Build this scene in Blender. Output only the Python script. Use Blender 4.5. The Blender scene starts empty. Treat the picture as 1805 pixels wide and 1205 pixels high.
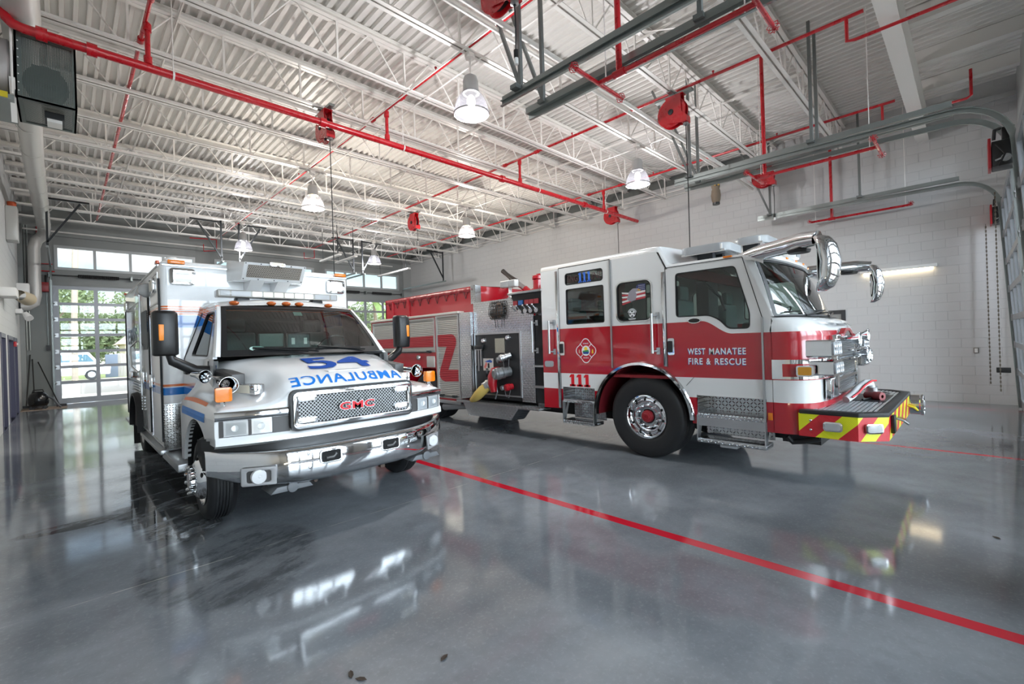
import bpy, bmesh, math, random
from mathutils import Vector, Matrix, geometry
random.seed(7)
SC = bpy.context.scene
COL = SC.collection
PI = math.pi
R = math.radians
DG = None

# ------------------------------------------------------------------ materials
def lin(c):
    if isinstance(c, str):
        c = [int(c[i:i+2], 16)/255 for i in (0, 2, 4)]
        return tuple(x/12.92 if x <= .04045 else ((x+.055)/1.055)**2.4 for x in c) + (1,)
    return tuple(c) + ((1,) if len(c) == 3 else ())

class NT:
    """small helper for node trees"""
    def __init__(s, name):
        s.m = bpy.data.materials.new(name); s.m.use_nodes = True
        s.t = s.m.node_tree; s.t.nodes.clear()
        s.out = s.t.nodes.new('ShaderNodeOutputMaterial')
    def n(s, typ, **kw):
        nd = s.t.nodes.new('ShaderNode'+typ)
        for k, v in kw.items(): setattr(nd, k, v)
        return nd
    def set(s, sock, v):
        if isinstance(v, bpy.types.NodeSocket): s.t.links.new(v, sock)
        elif v is not None: sock.default_value = v
    def math(s, op, a, b=None, c=None, clamp=False):
        nd = s.n('Math', operation=op, use_clamp=clamp)
        for i, v in enumerate((a, b, c)): s.set(nd.inputs[i], v)
        return nd.outputs[0]
    def mix(s, f, a, b):
        nd = s.n('Mix', data_type='RGBA')
        s.set(nd.inputs[0], f); s.set(nd.inputs[6], a); s.set(nd.inputs[7], b)
        return nd.outputs[2]
    def obj(s):
        tc = s.n('TexCoord'); sp = s.n('SeparateXYZ'); s.t.links.new(tc.outputs['Object'], sp.inputs[0])
        return tc.outputs['Object'], sp.outputs[0], sp.outputs[1], sp.outputs[2]
    def comb(s, x, y, z=0.0):
        nd = s.n('CombineXYZ')
        for i, v in enumerate((x, y, z)): s.set(nd.inputs[i], v)
        return nd.outputs[0]
    def noise(s, scale, vec=None, detail=3, rough=.5):
        nd = s.n('TexNoise'); nd.inputs['Scale'].default_value = scale
        nd.inputs['Detail'].default_value = detail; nd.inputs['Roughness'].default_value = rough
        if vec is not None: s.t.links.new(vec, nd.inputs['Vector'])
        return nd.outputs['Fac']
    def ramp(s, f, a, b):
        nd = s.n('MapRange', interpolation_type='SMOOTHSTEP', clamp=True)
        s.set(nd.inputs[0], f); s.set(nd.inputs[1], a); s.set(nd.inputs[2], b)
        return nd.outputs[0]
    def bump(s, h, dist=.01, strength=1.):
        nd = s.n('Bump'); nd.inputs['Distance'].default_value = dist; nd.inputs['Strength'].default_value = strength
        s.t.links.new(h, nd.inputs['Height']); return nd.outputs[0]
    def pbr(s, color, rough=.5, metal=0., normal=None, **kw):
        b = s.n('BsdfPrincipled')
        s.set(b.inputs['Base Color'], color); s.set(b.inputs['Roughness'], rough); s.set(b.inputs['Metallic'], metal)
        if normal is not None: s.t.links.new(normal, b.inputs['Normal'])
        for k, v in kw.items(): s.set(b.inputs[k.replace('_', ' ')], v)
        s.t.links.new(b.outputs[0], s.out.inputs[0]); return s.m

MATS = {}
def pm(name, color, rough=.5, metal=0., var=0., **kw):
    """plain procedural material with a little noise in the roughness"""
    if name in MATS: return MATS[name]
    t = NT(name); o, x, y, z = t.obj()
    nz = t.noise(9, o)
    r = t.math('ADD', rough-.04, t.math('MULTIPLY', nz, .08))
    c = lin(color)
    if var:
        d = tuple(v*(1-var) for v in c[:3])+(1,)
        c = t.mix(t.noise(2.3, o, 5), d, c)
    MATS[name] = t.pbr(c, r, metal, **kw); return MATS[name]

def glass_mat(name, tint=(1, 1, 1), refl=1., rough=0.):
    if name in MATS: return MATS[name]
    t = NT(name)
    tr = t.n('BsdfTransparent'); tr.inputs[0].default_value = tint + (1,)
    gl = t.n('BsdfGlossy'); gl.inputs['Roughness'].default_value = rough
    fr = t.n('Fresnel'); fr.inputs[0].default_value = 1.5
    mx = t.n('MixShader')
    t.set(mx.inputs[0], t.math('MULTIPLY', fr.outputs[0], refl, clamp=True))
    t.t.links.new(tr.outputs[0], mx.inputs[1]); t.t.links.new(gl.outputs[0], mx.inputs[2])
    t.t.links.new(mx.outputs[0], t.out.inputs[0]); MATS[name] = t.m; return t.m

def emit(name, color, strength, base='ffffff'):
    if name in MATS: return MATS[name]
    t = NT(name)
    MATS[name] = t.pbr(lin(base), .3, 0., Emission_Color=lin(color), Emission_Strength=strength); return MATS[name]

def diamond(name, a, b, color='b9bcbf', pitch=.034):
    """aluminium tread plate; a, b = which object axes lie in the plate"""
    if name in MATS: return MATS[name]
    t = NT(name); o, x, y, z = t.obj(); ax = {'x': x, 'y': y, 'z': z}
    u = t.math('DIVIDE', ax[a], pitch); v = t.math('DIVIDE', ax[b], pitch)
    cell = t.math('MODULO', t.math('ABSOLUTE', t.math('ADD', t.math('FLOOR', u), t.math('FLOOR', v))), 2.)
    fu = t.math('SUBTRACT', t.math('FRACT', u), .5); fv = t.math('SUBTRACT', t.math('FRACT', v), .5)
    sg = t.math('SUBTRACT', t.math('MULTIPLY', cell, 2.), 1.)
    p = t.math('MULTIPLY', t.math('ADD', fu, t.math('MULTIPLY', fv, sg)), .7)
    q = t.math('MULTIPLY', t.math('SUBTRACT', fv, t.math('MULTIPLY', fu, sg)), .7)
    d = t.math('ADD', t.math('POWER', t.math('DIVIDE', p, .46), 2.), t.math('POWER', t.math('DIVIDE', q, .15), 2.))
    h = t.math('SUBTRACT', 1., d, clamp=True)
    n = t.bump(h, .012, 1.)
    c = t.mix(t.noise(1.6, o, 4), lin('9a9da0'), lin(color))
    MATS[name] = t.pbr(c, .24, 1., n); return MATS[name]

# ------------------------------------------------------------------ objects
def tag(o, label=None, cat=None, group=None, kind=None):
    if label: o['label'] = label
    if cat: o['category'] = cat
    if group: o['group'] = group
    if kind: o['kind'] = kind
    return o
def T(name, label, cat, loc=(0, 0, 0), group=None):
    o = bpy.data.objects.new(name, None); COL.objects.link(o); o.location = loc; o.empty_display_size = .2
    return tag(o, label, cat, group)
def copy_tree(o, parent=None):
    c = o.copy(); COL.objects.link(c)
    if parent: c.parent = parent
    for ch in [k for k in bpy.data.objects if k.parent == o]: copy_tree(ch, c)
    return c
def wloc(o):
    v = Vector((0, 0, 0))
    while o is not None: v += o.location; o = o.parent
    return v
def basis(d, up=(0, 0, 1)):
    d = Vector(d).normalized(); u = Vector(up)
    if abs(d.dot(u)) > .98: u = Vector((0, 1, 0))
    a = u.cross(d).normalized(); b = d.cross(a)
    return a, b, d

class MB:
    def __init__(s): s.v = []; s.f = []; s.m = []; s.g = []
    def add(s, v, f, mi=0):
        s.g.append((len(s.v), len(s.f))); k = len(s.v); s.v += [tuple(p) for p in v]; s.f += [[i+k for i in q] for q in f]; s.m += [mi]*len(f); return s
    def box(s, x0, x1, y0, y1, z0, z1, mi=0):
        v = [(x, y, z) for x in (x0, x1) for y in (y0, y1) for z in (z0, z1)]
        return s.add(v, [(0, 1, 3, 2), (4, 6, 7, 5), (0, 4, 5, 1), (2, 3, 7, 6), (0, 2, 6, 4), (1, 5, 7, 3)], mi)
    def bar(s, p0, p1, w, h, up=(0, 0, 1), mi=0):
        p0, p1 = Vector(p0), Vector(p1); a, b, d = basis(p1-p0, up)
        v = [p+a*(i*w/2)+b*(j*h/2) for p in (p0, p1) for i, j in ((-1, -1), (1, -1), (1, 1), (-1, 1))]
        return s.add(v, [(3, 2, 1, 0), (4, 5, 6, 7), (0, 1, 5, 4), (1, 2, 6, 5), (2, 3, 7, 6), (3, 0, 4, 7)], mi)
    def cyl(s, p0, p1, r0, r1=None, n=16, cap=True, mi=0):
        r1 = r0 if r1 is None else r1
        p0, p1 = Vector(p0), Vector(p1); a, b, d = basis(p1-p0)
        v = [p+a*(r*math.cos(2*PI*i/n))+b*(r*math.sin(2*PI*i/n)) for p, r in ((p0, r0), (p1, r1)) for i in range(n)]
        f = [(i, (i+1) % n, n+(i+1) % n, n+i) for i in range(n)]
        if cap: f += [tuple(range(n-1, -1, -1)), tuple(range(n, 2*n))]
        return s.add(v, f, mi)
    def lathe(s, prof, c, axis=(0, 0, 1), n=24, mi=0, closed=False):
        """prof: (radius, distance along axis)"""
        a, b, d = basis(axis); c = Vector(c); v = []; f = []
        for r, h in prof:
            for i in range(n): v.append(c+d*h+a*(r*math.cos(2*PI*i/n))+b*(r*math.sin(2*PI*i/n)))
        m = len(prof)
        for j in range(m if closed else m-1):
            k = (j+1) % m
            for i in range(n): f.append((j*n+i, j*n+(i+1) % n, k*n+(i+1) % n, k*n+i))
        return s.add(v, f, mi)
    def tube(s, pts, r, n=8, mi=0, cap=True, rs=None):
        pts = [Vector(p) for p in pts]; v = []; f = []; m = len(pts); a = None
        for i, p in enumerate(pts):
            d = (pts[min(i+1, m-1)]-pts[max(i-1, 0)]).normalized()
            if a is None: a, b, _ = basis(d)
            else:
                a = (a-d*a.dot(d)).normalized(); b = d.cross(a)
            rr = rs[i] if rs else r
            v += [p+a*(rr*math.cos(2*PI*k/n))+b*(rr*math.sin(2*PI*k/n)) for k in range(n)]
        for i in range(m-1):
            for k in range(n): f.append((i*n+k, i*n+(k+1) % n, (i+1)*n+(k+1) % n, (i+1)*n+k))
        if cap: f += [tuple(range(n-1, -1, -1)), tuple(range((m-1)*n, m*n))]
        return s.add(v, f, mi)
    def poly(s, fn, outer, holes=(), t=0., mi=0):
        """flat polygon with holes; fn(u, v, w) -> point, w runs through the thickness t"""
        loops = [list(outer)]+[list(h) for h in holes]
        flat = [p for l in loops for p in l]
        tris = geometry.tessellate_polygon([[Vector((p[0], p[1], 0)) for p in l] for l in loops])
        n = len(flat)
        if not t:
            return s.add([fn(p[0], p[1], 0) for p in flat], [tuple(q) for q in tris], mi)
        v = [fn(p[0], p[1], 0) for p in flat]+[fn(p[0], p[1], t) for p in flat]
        f = [tuple(q) for q in tris]+[tuple(i+n for i in reversed(q)) for q in tris]
        k = 0
        for l in loops:
            m = len(l)
            f += [(k+i, k+(i+1) % m, n+k+(i+1) % m, n+k+i) for i in range(m)]; k += m
        return s.add(v, f, mi)
    def loft(s, rings, closed=False, mi=0, cap=False):
        n = len(rings[0]); v = [p for r in rings for p in r]; f = []
        for j in range(len(rings)-1):
            for i in range(n if closed else n-1):
                f.append((j*n+i, j*n+(i+1) % n, (j+1)*n+(i+1) % n, (j+1)*n+i))
        if cap: f += [tuple(range(n-1, -1, -1)), tuple(range((len(rings)-1)*n, len(rings)*n))]
        return s.add(v, f, mi)
    def sphere(s, c, r, n=12, m=8, sc=(1, 1, 1), mi=0):
        c = Vector(c); v = []; f = []
        for j in range(m+1):
            th = PI*j/m
            for i in range(n): v.append(c+Vector((r*sc[0]*math.sin(th)*math.cos(2*PI*i/n), r*sc[1]*math.sin(th)*math.sin(2*PI*i/n), r*sc[2]*math.cos(th))))
        for j in range(m):
            for i in range(n): f.append((j*n+i, (j+1)*n+i, (j+1)*n+(i+1) % n, j*n+(i+1) % n))
        return s.add(v, f, mi)
    def build(s, name, mats, parent=None, bevel=0, seg=2, smooth=35, label=None, sub=0):
        me = bpy.data.meshes.new(name)
        off = wloc(parent) if parent is not None else Vector((0, 0, 0))
        o = bpy.data.objects.new(name, me)
        if parent is None and s.v:
            xs = [[p[i] for p in s.v] for i in range(3)]
            off = Vector(((min(xs[0])+max(xs[0]))/2, (min(xs[1])+max(xs[1]))/2, min(xs[2])))
            if name.split('_')[0] in ('floor', 'wall', 'ceiling', 'trim', 'ground', 'street'): off = Vector((0, 0, 0))
            o.location = off
        me.from_pydata([Vector(p)-off for p in s.v], [], s.f)
        mats = mats if isinstance(mats, (list, tuple)) else [mats]
        for m in mats: me.materials.append(m)
        if len(mats) > 1: me.polygons.foreach_set('material_index', s.m)
        bm = bmesh.new(); bm.from_mesh(me)
        bmesh.ops.remove_doubles(bm, verts=bm.verts, dist=1e-5)
        bmesh.ops.recalc_face_normals(bm, faces=bm.faces)
        if bevel:
            es = [e for e in bm.edges if len(e.link_faces) == 2 and e.calc_face_angle(0) > R(30)]
            bmesh.ops.bevel(bm, geom=es, offset=bevel, segments=seg, profile=.5, affect='EDGES', clamp_overlap=True)
        bm.to_mesh(me); bm.free()
        if smooth:
            me.polygons.foreach_set('use_smooth', [True]*len(me.polygons))
            me.set_sharp_from_angle(angle=R(smooth))
        COL.objects.link(o)
        if parent is not None: o.parent = parent
        if sub:
            md = o.modifiers.new('s', 'SUBSURF'); md.levels = md.render_levels = sub
        if label: o['label'] = label
        return o
    def each(s, name, mats, parent, **kw):
        """one object for every piece that was added"""
        out = []
        for (v0, f0), (v1, f1) in zip(s.g, s.g[1:]+[(len(s.v), len(s.f))]):
            q = MB(); q.v = s.v[v0:v1]; q.f = [[i-v0 for i in f] for f in s.f[f0:f1]]; q.m = s.m[f0:f1]
            out.append(q.build(name, mats, parent, **kw))
        return out
    def ob(s, name, mats, label, cat, group=None, kind=None, **kw):
        return tag(s.build(name, mats, None, **kw), label, cat, group, kind)
    def st(s, name, mats, **kw):
        return tag(s.build(name, mats, None, **kw), kind='structure')

def rrect(u0, u1, v0, v1, r, n=4):
    pts = []
    for cu, cv, a0 in ((u1-r, v1-r, 0), (u0+r, v1-r, 90), (u0+r, v0+r, 180), (u1-r, v0+r, 270)):
        for i in range(n+1):
            a = R(a0+90*i/n); pts.append((cu+r*math.cos(a), cv+r*math.sin(a)))
    return pts
def rpoly(pts, r, n=4):
    """round the corners of a polygon"""
    out = []; m = len(pts)
    for i in range(m):
        p0, p, p1 = Vector(pts[i-1]), Vector(pts[i]), Vector(pts[(i+1) % m])
        a = (p0-p); b = (p1-p); q = min(r, a.length*.45, b.length*.45)
        s0 = p+a.normalized()*q; s1 = p+b.normalized()*q
        for k in range(n+1):
            t = k/n; out.append(tuple(s0*(1-t)**2+p*2*t*(1-t)+s1*t*t))
    return out
def inset(pts, d):
    """shrink a (convex-ish) ring of 2-D points by d"""
    m = len(pts); ar = sum(pts[i-1][0]*pts[i][1]-pts[i][0]*pts[i-1][1] for i in range(m))
    sg = 1 if ar > 0 else -1; out = []
    for i in range(m):
        a = Vector(pts[i-1]); p = Vector(pts[i]); b = Vector(pts[(i+1) % m])
        e0 = (p-a).normalized(); e1 = (b-p).normalized()
        n = Vector((-(e0.y+e1.y), e0.x+e1.x))
        if n.length < 1e-6: n = Vector((-e0.y, e0.x))
        out.append(tuple(p+n.normalized()*d*sg))
    return out
def fx(X, sgn=1):   # plane X = const: (u, v, w) -> (X + w, u, v)
    return lambda u, v, w: (X+w*sgn, u, v)
def fy(Y, sgn=1):
    return lambda u, v, w: (u, Y+w*sgn, v)
def fz(Z, sgn=1):
    return lambda u, v, w: (u, v, Z+w*sgn)

def text(s, size, fn, bold=0., width=None, align='LEFT', mirror=False, ext=0., cuts=0, shear=0., xs=1., mi=0, mb=None, spacing=1.):
    """letters as mesh; fn(u, v) -> point; width: total width to fit"""
    cu = bpy.data.curves.new('t', 'FONT'); cu.body = s; cu.size = 1.; cu.offset = bold; cu.shear = shear; cu.space_character = spacing
    cu.resolution_u = 3
    o = bpy.data.objects.new('t', cu); COL.objects.link(o)
    dg = bpy.context.evaluated_depsgraph_get()
    me = bpy.data.meshes.new_from_object(o.evaluated_get(dg))
    bpy.data.objects.remove(o); bpy.data.curves.remove(cu)
    bm = bmesh.new(); bm.from_mesh(me); bpy.data.meshes.remove(me)
    bmesh.ops.triangulate(bm, faces=bm.faces)
    for _ in range(cuts): bmesh.ops.subdivide_edges(bm, edges=[e for e in bm.edges if e.calc_length() > .12], cuts=1)
    bmesh.ops.triangulate(bm, faces=bm.faces)
    vs = [v.co.copy() for v in bm.verts]; bm.verts.ensure_lookup_table(); bm.verts.index_update()
    fs = [[v.index for v in f.verts] for f in bm.faces]; bm.free()
    x0 = min(v.x for v in vs); x1 = max(v.x for v in vs); y0 = min(v.y for v in vs); y1 = max(v.y for v in vs)
    sy = size/(y1-y0); sx = (width/(x1-x0)) if width else sy*xs
    out = []
    for v in vs:
        u = (v.x-x0)*sx; w = (v.y-y0)*sy; tot = (x1-x0)*sx
        if mirror: u = tot-u
        if align == 'CENTER': u -= tot/2
        out.append(fn(u, w))
    mb = mb or MB(); mb.add(out, fs, mi); return mb
# brightness of the lights
LAMP_W, LAMP_C = 265., 185.
SKY_K, CLOUD, FRONT_FILL, SUN, EXPO = .14, .88, 9.4, 4.4, .77
# ------------------------------------------------------------------ camera
CAMZ = 1.66
def make_camera():
    C = Vector((902.5, 602.5)); vx = Vector((1717, 576)); vy = Vector((112, 628))
    f = math.sqrt(-(vx-C).dot(vy-C))
    dx = Vector((vx.x-C.x, vx.y-C.y, f)).normalized(); dy = Vector((vy.x-C.x, vy.y-C.y, f)).normalized()
    dz = dx.cross(dy)
    if dz.y > 0: dz = -dz
    Rw = Matrix((dx, dy, dz))             # rows: world axes seen in camera (x right, y down, z forward)
    right, down, fwd = Rw.col[0], Rw.col[1], Rw.col[2]
    m = Matrix((right, -down, -fwd)).transposed().to_4x4(); m.translation = (0, 0, CAMZ)
    cd = bpy.data.cameras.new('camera'); cd.sensor_width = 36; cd.lens = f*36/1805; cd.clip_start = .03; cd.clip_end = 500
    o = bpy.data.objects.new('camera', cd); COL.objects.link(o); o.matrix_world = m; SC.camera = o
make_camera()

XL, XR, YF, YB, ZD = -1.0, 14.1, -.72, 22.4, 6.85
BAYS = [(-.2, 3.95), (4.6, 8.85), (9.4, 13.5)]
BBAYS = [(-.17, 3.95), (4.6, 8.75), (9.25, 13.38)]

# ------------------------------------------------------------------ shell materials
def m_floor():
    t = NT('polished_concrete'); o, x, y, z = t.obj()
    n1 = t.noise(.55, o, 6, .6); n2 = t.noise(4.5, o, 6, .65); n3 = t.noise(38, o, 5, .7)
    base = t.mix(t.ramp(n1, .35, .68), lin('696e73'), lin('8b9096'))
    base = t.mix(t.math('MULTIPLY', t.ramp(n2, .45, .75), .35), base, lin('686c71'))
    base = t.mix(t.math('MULTIPLY', t.ramp(n3, .50, .72), .30), base, lin('9fa3a7'))
    # dark damp traces round the ambulance: streaky patches with a shape of their own
    sv = t.comb(t.math('ADD', x, t.math('MULTIPLY', y, .35)), t.math('MULTIPLY', t.math('SUBTRACT', y, t.math('MULTIPLY', x, .4)), 2.2))
    ws = t.noise(2.6, sv, 9, .72); wd = t.noise(.9, o, 3)
    def blob(cx, cy, rx, ry, soft=.35):
        d = t.math('ADD', t.math('POWER', t.math('DIVIDE', t.math('SUBTRACT', x, cx), rx), 2.), t.math('POWER', t.math('DIVIDE', t.math('SUBTRACT', y, cy), ry), 2.))
        d = t.math('ADD', d, t.math('MULTIPLY', t.math('SUBTRACT', wd, .5), 1.6))
        return t.math('SUBTRACT', 1., t.ramp(d, 1.-soft, 1.+soft))
    front = t.math('MULTIPLY', blob(.95, 4.2, .62, .78, .18), t.math('ADD', .28, t.math('MULTIPLY', t.ramp(ws, .46, .60), .42)))
    side = t.math('MULTIPLY', t.math('MAXIMUM', blob(.78, 6.6, .42, 1.9), blob(.1, 6.22, .42, .13)), t.ramp(ws, .38, .52))
    wet = t.math('MAXIMUM', front, side)
    base = t.mix(t.math('MULTIPLY', wet, .8), base, lin('232425'))
    # saw-cut joints and the three painted bay lines
    def line(ax, c, w): return t.math('LESS_THAN', t.math('ABSOLUTE', t.math('SUBTRACT', ax, c)), w)
    j = None
    for c in (4.25, 9.5, 14.75):
        l = line(y, c, .006); j = l if j is None else t.math('MAXIMUM', j, l)
    base = t.mix(t.math('MULTIPLY', t.math('MULTIPLY', j, .6), t.ramp(n2, .40, .58)), base, lin('b5b3ad'))
    rd = t.math('MAXIMUM', line(x, 3.575, .055), t.math('MAXIMUM', line(x, 8.44, .05), line(x, 13.12, .05)))
    base = t.mix(t.math('MULTIPLY', rd, t.math('SUBTRACT', 1., t.math('MULTIPLY', t.ramp(n2, .55, .8), .25))), base, lin('c01f31'))
    rough = t.math('ADD', .045, t.math('MULTIPLY', n2, .08))
    rough = t.math('SUBTRACT', rough, t.math('MULTIPLY', wet, .03))
    nb = t.bump(t.noise(1.3, o, 4), .012, .14)
    return t.pbr(base, rough, 0., nb, Specular_IOR_Level=.62)

def m_block(name, ua, col, joint, rough=.55):
    t = NT(name); o, x, y, z = t.obj(); ax = {'x': x, 'y': y}[ua]
    b = t.n('TexBrick'); t.t.links.new(t.comb(ax, z), b.inputs['Vector'])
    b.offset = .5; b.squash = 1
    b.inputs['Scale'].default_value = 1; b.inputs['Brick Width'].default_value = .4064; b.inputs['Row Height'].default_value = .2032
    b.inputs['Mortar Size'].default_value = .0045; b.inputs['Mortar Smooth'].default_value = .6
    f = b.outputs['Fac']
    h = t.math('SUBTRACT', t.math('SUBTRACT', 1., f), t.math('MULTIPLY', t.noise(60, o, 4, .6), .12))
    c = t.mix(f, lin(col), lin(joint))
    c = t.mix(t.math('MULTIPLY', t.ramp(t.noise(.8, o, 5), .4, .7), .12), c, lin(joint))
    return t.pbr(c, rough, 0., t.bump(h, .005, .7))

M_FLOOR = m_floor()
M_CMU = m_block('painted_block_wall', 'y', 'c6c7c7', 'c0c1c2')
M_GREYWALL = pm('grey_wall_paint', '8d9190', .5, var=.06)
M_DECK = pm('white_deck_paint', 'e6e4e0', .45, var=.04)
M_STEEL = pm('white_steel_paint', 'eceae6', .4)
M_RED = pm('red_pipe_paint', 'bd1120', .28, Coat_Weight=.4)
M_GALV = pm('galvanised_steel', '9aa19f', .38, .85, var=.18)
M_GREYSTEEL = pm('grey_steel_paint', '6f7473', .45, .2)
M_BLACK = pm('black_plastic', '141516', .4)
M_RUBBER = pm('black_rubber', '1b1c1e', .62, var=.2)
M_DARKSTEEL = pm('dark_steel', '35383b', .45, .6)
M_CHROME = pm('chrome', 'dfe1e3', .05, 1.)
M_ALU = pm('brushed_aluminium', 'b9bbbd', .32, 1., var=.08)
M_WHITE = pm('white_plastic', 'e8e8e6', .4)
M_DOORALU = pm('door_aluminium', '8f9296', .4, .5)
M_GLASS = glass_mat('clear_glass', (.94, .97, .96), .9)
M_LENS = pm('clear_lens', 'dfe3e6', .12, 0., Transmission_Weight=.55, IOR=1.3)
M_AMBER = pm('amber_lens', 'e07a10', .18, 0., Coat_Weight=.6)

# ------------------------------------------------------------------ floor, walls, ceiling
MB().poly(fz(-.3, 1), [(XL-.2, YF-.25), (XR+.2, YF-.25), (XR+.2, YB+.25), (XL-.2, YB+.25)], t=.3).st('floor', M_FLOOR, smooth=0)
MB().box(XR, XR+.2, YF-.2, YB+.2, 0, 6.52).st('wall_right', M_CMU, smooth=0)
MB().box(XR+.13, XR+.2, 4.4, YB+.2, 6.52, ZD+.02).st('trim_1', M_GREYSTEEL, smooth=0)  # set-back strip in dark paint, standing in for shadow at the wall top
MB().box(XR, XR+.2, YF-.2, 4.4, 6.52, ZD+.02).st('trim_8', M_CMU, smooth=0)
MB().box(XR-.06, XR, YF, YB, 6.40, 6.52).st('trim_2', M_CMU, smooth=0)
# left wall with the recessed door openings near its far end
LD = [(15.35, 16.45), (17.2, 18.9), (19.15, 20.3)]
lw = MB(); lw.poly(fx(XL-.2), [(YF-.2, 0), (YB+.2, 0), (YB+.2, ZD), (YF-.2, ZD)], [[(a, .001), (b, .001), (b, 2.2), (a, 2.2)] for a, b in LD], t=.2)
lw.st('wall_left', m_block('painted_block_wall_left', 'y', 'cfd1d0', 'c6c8c7'), smooth=0)
M_DOORP = pm('violet_grey_door_paint', '5c5f74', .4); M_FRAMEP = pm('dark_door_frame', '3d3d57', .4)
for i, (a, b) in enumerate(LD):
    d = MB().box(XL-.12, XL-.08, a+.05, b-.05, .005, 2.15).st('door_%d' % (i+7), pm('pale_door_leaf', 'c9cbce', .45), smooth=0)
    MB().poly(fx(XL-.2), [(a-.05, 0), (b+.05, 0), (b+.05, 2.25), (a-.05, 2.25)], [[(a+.05, .001), (b-.05, .001), (b-.05, 2.15), (a+.05, 2.15)]], t=.215).build('door_frame', M_FRAMEP, d, smooth=0)
    MB().box(XL-.08, XL-.05, a+.12, a+.18, .95, 1.15).build('door_handle', M_ALU, d)

def end_wall(name, y0, y1, bays, mat, ztop=4.1):
    holes = []
    for a, b in bays:
        holes.append([(a, .001), (b, .001), (b, ztop), (a, ztop)])
        holes.append([(a+.06, 4.75), (b-.06, 4.75), (b-.06, 5.5), (a+.06, 5.5)])
    MB().poly(fy(y0), [(XL-.2, 0), (XR+.2, 0), (XR+.2, ZD), (XL-.2, ZD)], holes, t=y1-y0).st(name, mat, smooth=0)
end_wall('wall_back', YB, YB+.2, BBAYS, M_GREYWALL)
end_wall('wall_front', YF-.2, YF, BAYS, M_CMU if False else pm('front_wall_paint', 'bfc1c0', .5))
MB().box(XL, XR, YB-.1, YB, 5.85, 6.15).st('trim_3', M_GREYWALL, smooth=0)
MB().box(XR-.5, XR, YB-.12, YB, 0, 6.5).st('trim_4', pm('pale_grey_paint', '9c9f9e', .5), smooth=0)
MB().box(XL, XL+.12, YB-.5, YB, 0, 6.8).st('trim_5', M_GREYWALL, smooth=0)
for i, s in enumerate((YB-.3,)):
    MB().box(XL, -.3, YB-.05, YB, 0, 4.6).st('trim_6', pm('grey_panel', '7f8483', .5), smooth=0)

# transom windows and glazed sectional doors, front and back
def window(n, a, b, y0, y1):
    fr = MB(); a += .06; b -= .06
    cols = 4; w = (b-a)/cols
    fr.poly(fy(y0-.03), [(a-.05, 4.70), (b+.05, 4.70), (b+.05, 5.55), (a-.05, 5.55)],
            [[(a+i*w+.04, 4.79), (a+(i+1)*w-.04, 4.79), (a+(i+1)*w-.04, 5.46), (a+i*w+.04, 5.46)] for i in range(cols)], t=.1)
    o = fr.st('window_%d' % n, pm('window_frame_paint', 'aeb2b3', .4, .2), smooth=0)
    MB().box(a, b, y0+.02, y0+.026, 4.76, 5.49).build('glass', M_GLASS, o, smooth=0)
ROWS = [.15, .74, 1.29, 1.83, 2.40, 2.95, 3.50, 4.06]
def glazed_door(n, a, b, y, sgn, lean=0.):
    """sgn: +1 when the inside of the room is on the +Y side; lean: how far the top leans into the room"""
    fn = lambda u, v, w: (u, y+sgn*(lean*v/4.1)+sgn*w, v)
    cols = 4; w = (b-a-.2)/cols; holes = []
    for i in range(cols):
        u0 = a+.1+i*w; u1 = u0+w
        for z0, z1 in zip(ROWS[:-1], ROWS[1:]):
            holes.append([(u0+(.05 if i == 0 else .055), z0+.05), (u1-(.05 if i == cols-1 else .055), z0+.05), (u1-(.05 if i == cols-1 else .055), z1-.05), (u0+(.05 if i == 0 else .055), z1-.05)])
    fr = MB().poly(fn, [(a, .01), (b, .01), (b, 4.13), (a, 4.13)], holes, t=.05)
    o = fr.st('door_%d' % n, M_DOORALU, smooth=0)
    MB().poly(lambda u, v, q: fn(u, v, q+.02), [(a+.05, .1), (b-.05, .1), (b-.05, 4.08), (a+.05, 4.08)], t=.005).build('glass', M_GLASS, o, smooth=0)
    hg = MB()
    for z in ROWS[1:-1]:
        for u in (a+.07, b-.07):
            p = fn(u, z, .06); hg.box(p[0]-.045, p[0]+.045, p[1]-.012, p[1]+.012, z-.07, z+.07)
            hg.cyl((p[0]-.09 if u < (a+b)/2 else p[0]+.02, p[1], z), (p[0]-.02 if u < (a+b)/2 else p[0]+.09, p[1], z), .022, n=8)
    hg.each('hinge', M_ALU, o)
for i in range(3):
    window(i+1, *BBAYS[i], YB, YB+.2); window(i+4, BAYS[i][0], BAYS[i][1], YF-.15, YF)
    glazed_door(i+1, BBAYS[i][0]-.05, BBAYS[i][1]+.05, YB-.02, -1)
    glazed_door(i+4, BAYS[i][0]-.05, BAYS[i][1]+.05, YF+.04, 1, .2)

# corrugated deck: ribs run front to back
def deck():
    p = .1524; n = int((XR-XL)/p)+2; pr = []
    for i in range(n):
        x = XL-.1+i*p
        pr += [(x, ZD), (x+.010, ZD+.055), (x+.096, ZD+.055), (x+.106, ZD)]
    rings = [[(x, y, z) for x, z in pr] for y in (YF-.2, YB+.2)]
    mb = MB().loft(rings); mb.box(XL-.2, XR+.2, YF-.2, YB+.2, ZD+.08, ZD+.12)
    return mb
deck().st('ceiling', M_DECK, smooth=0)

# unseen roof overhang, added to keep sun out of the front doors
MB().box(XL-.5, XR+.5, YF-2.2, YF-.2, 6.9, 7.05).st('trim_7', M_GREYSTEEL, smooth=0)
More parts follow.
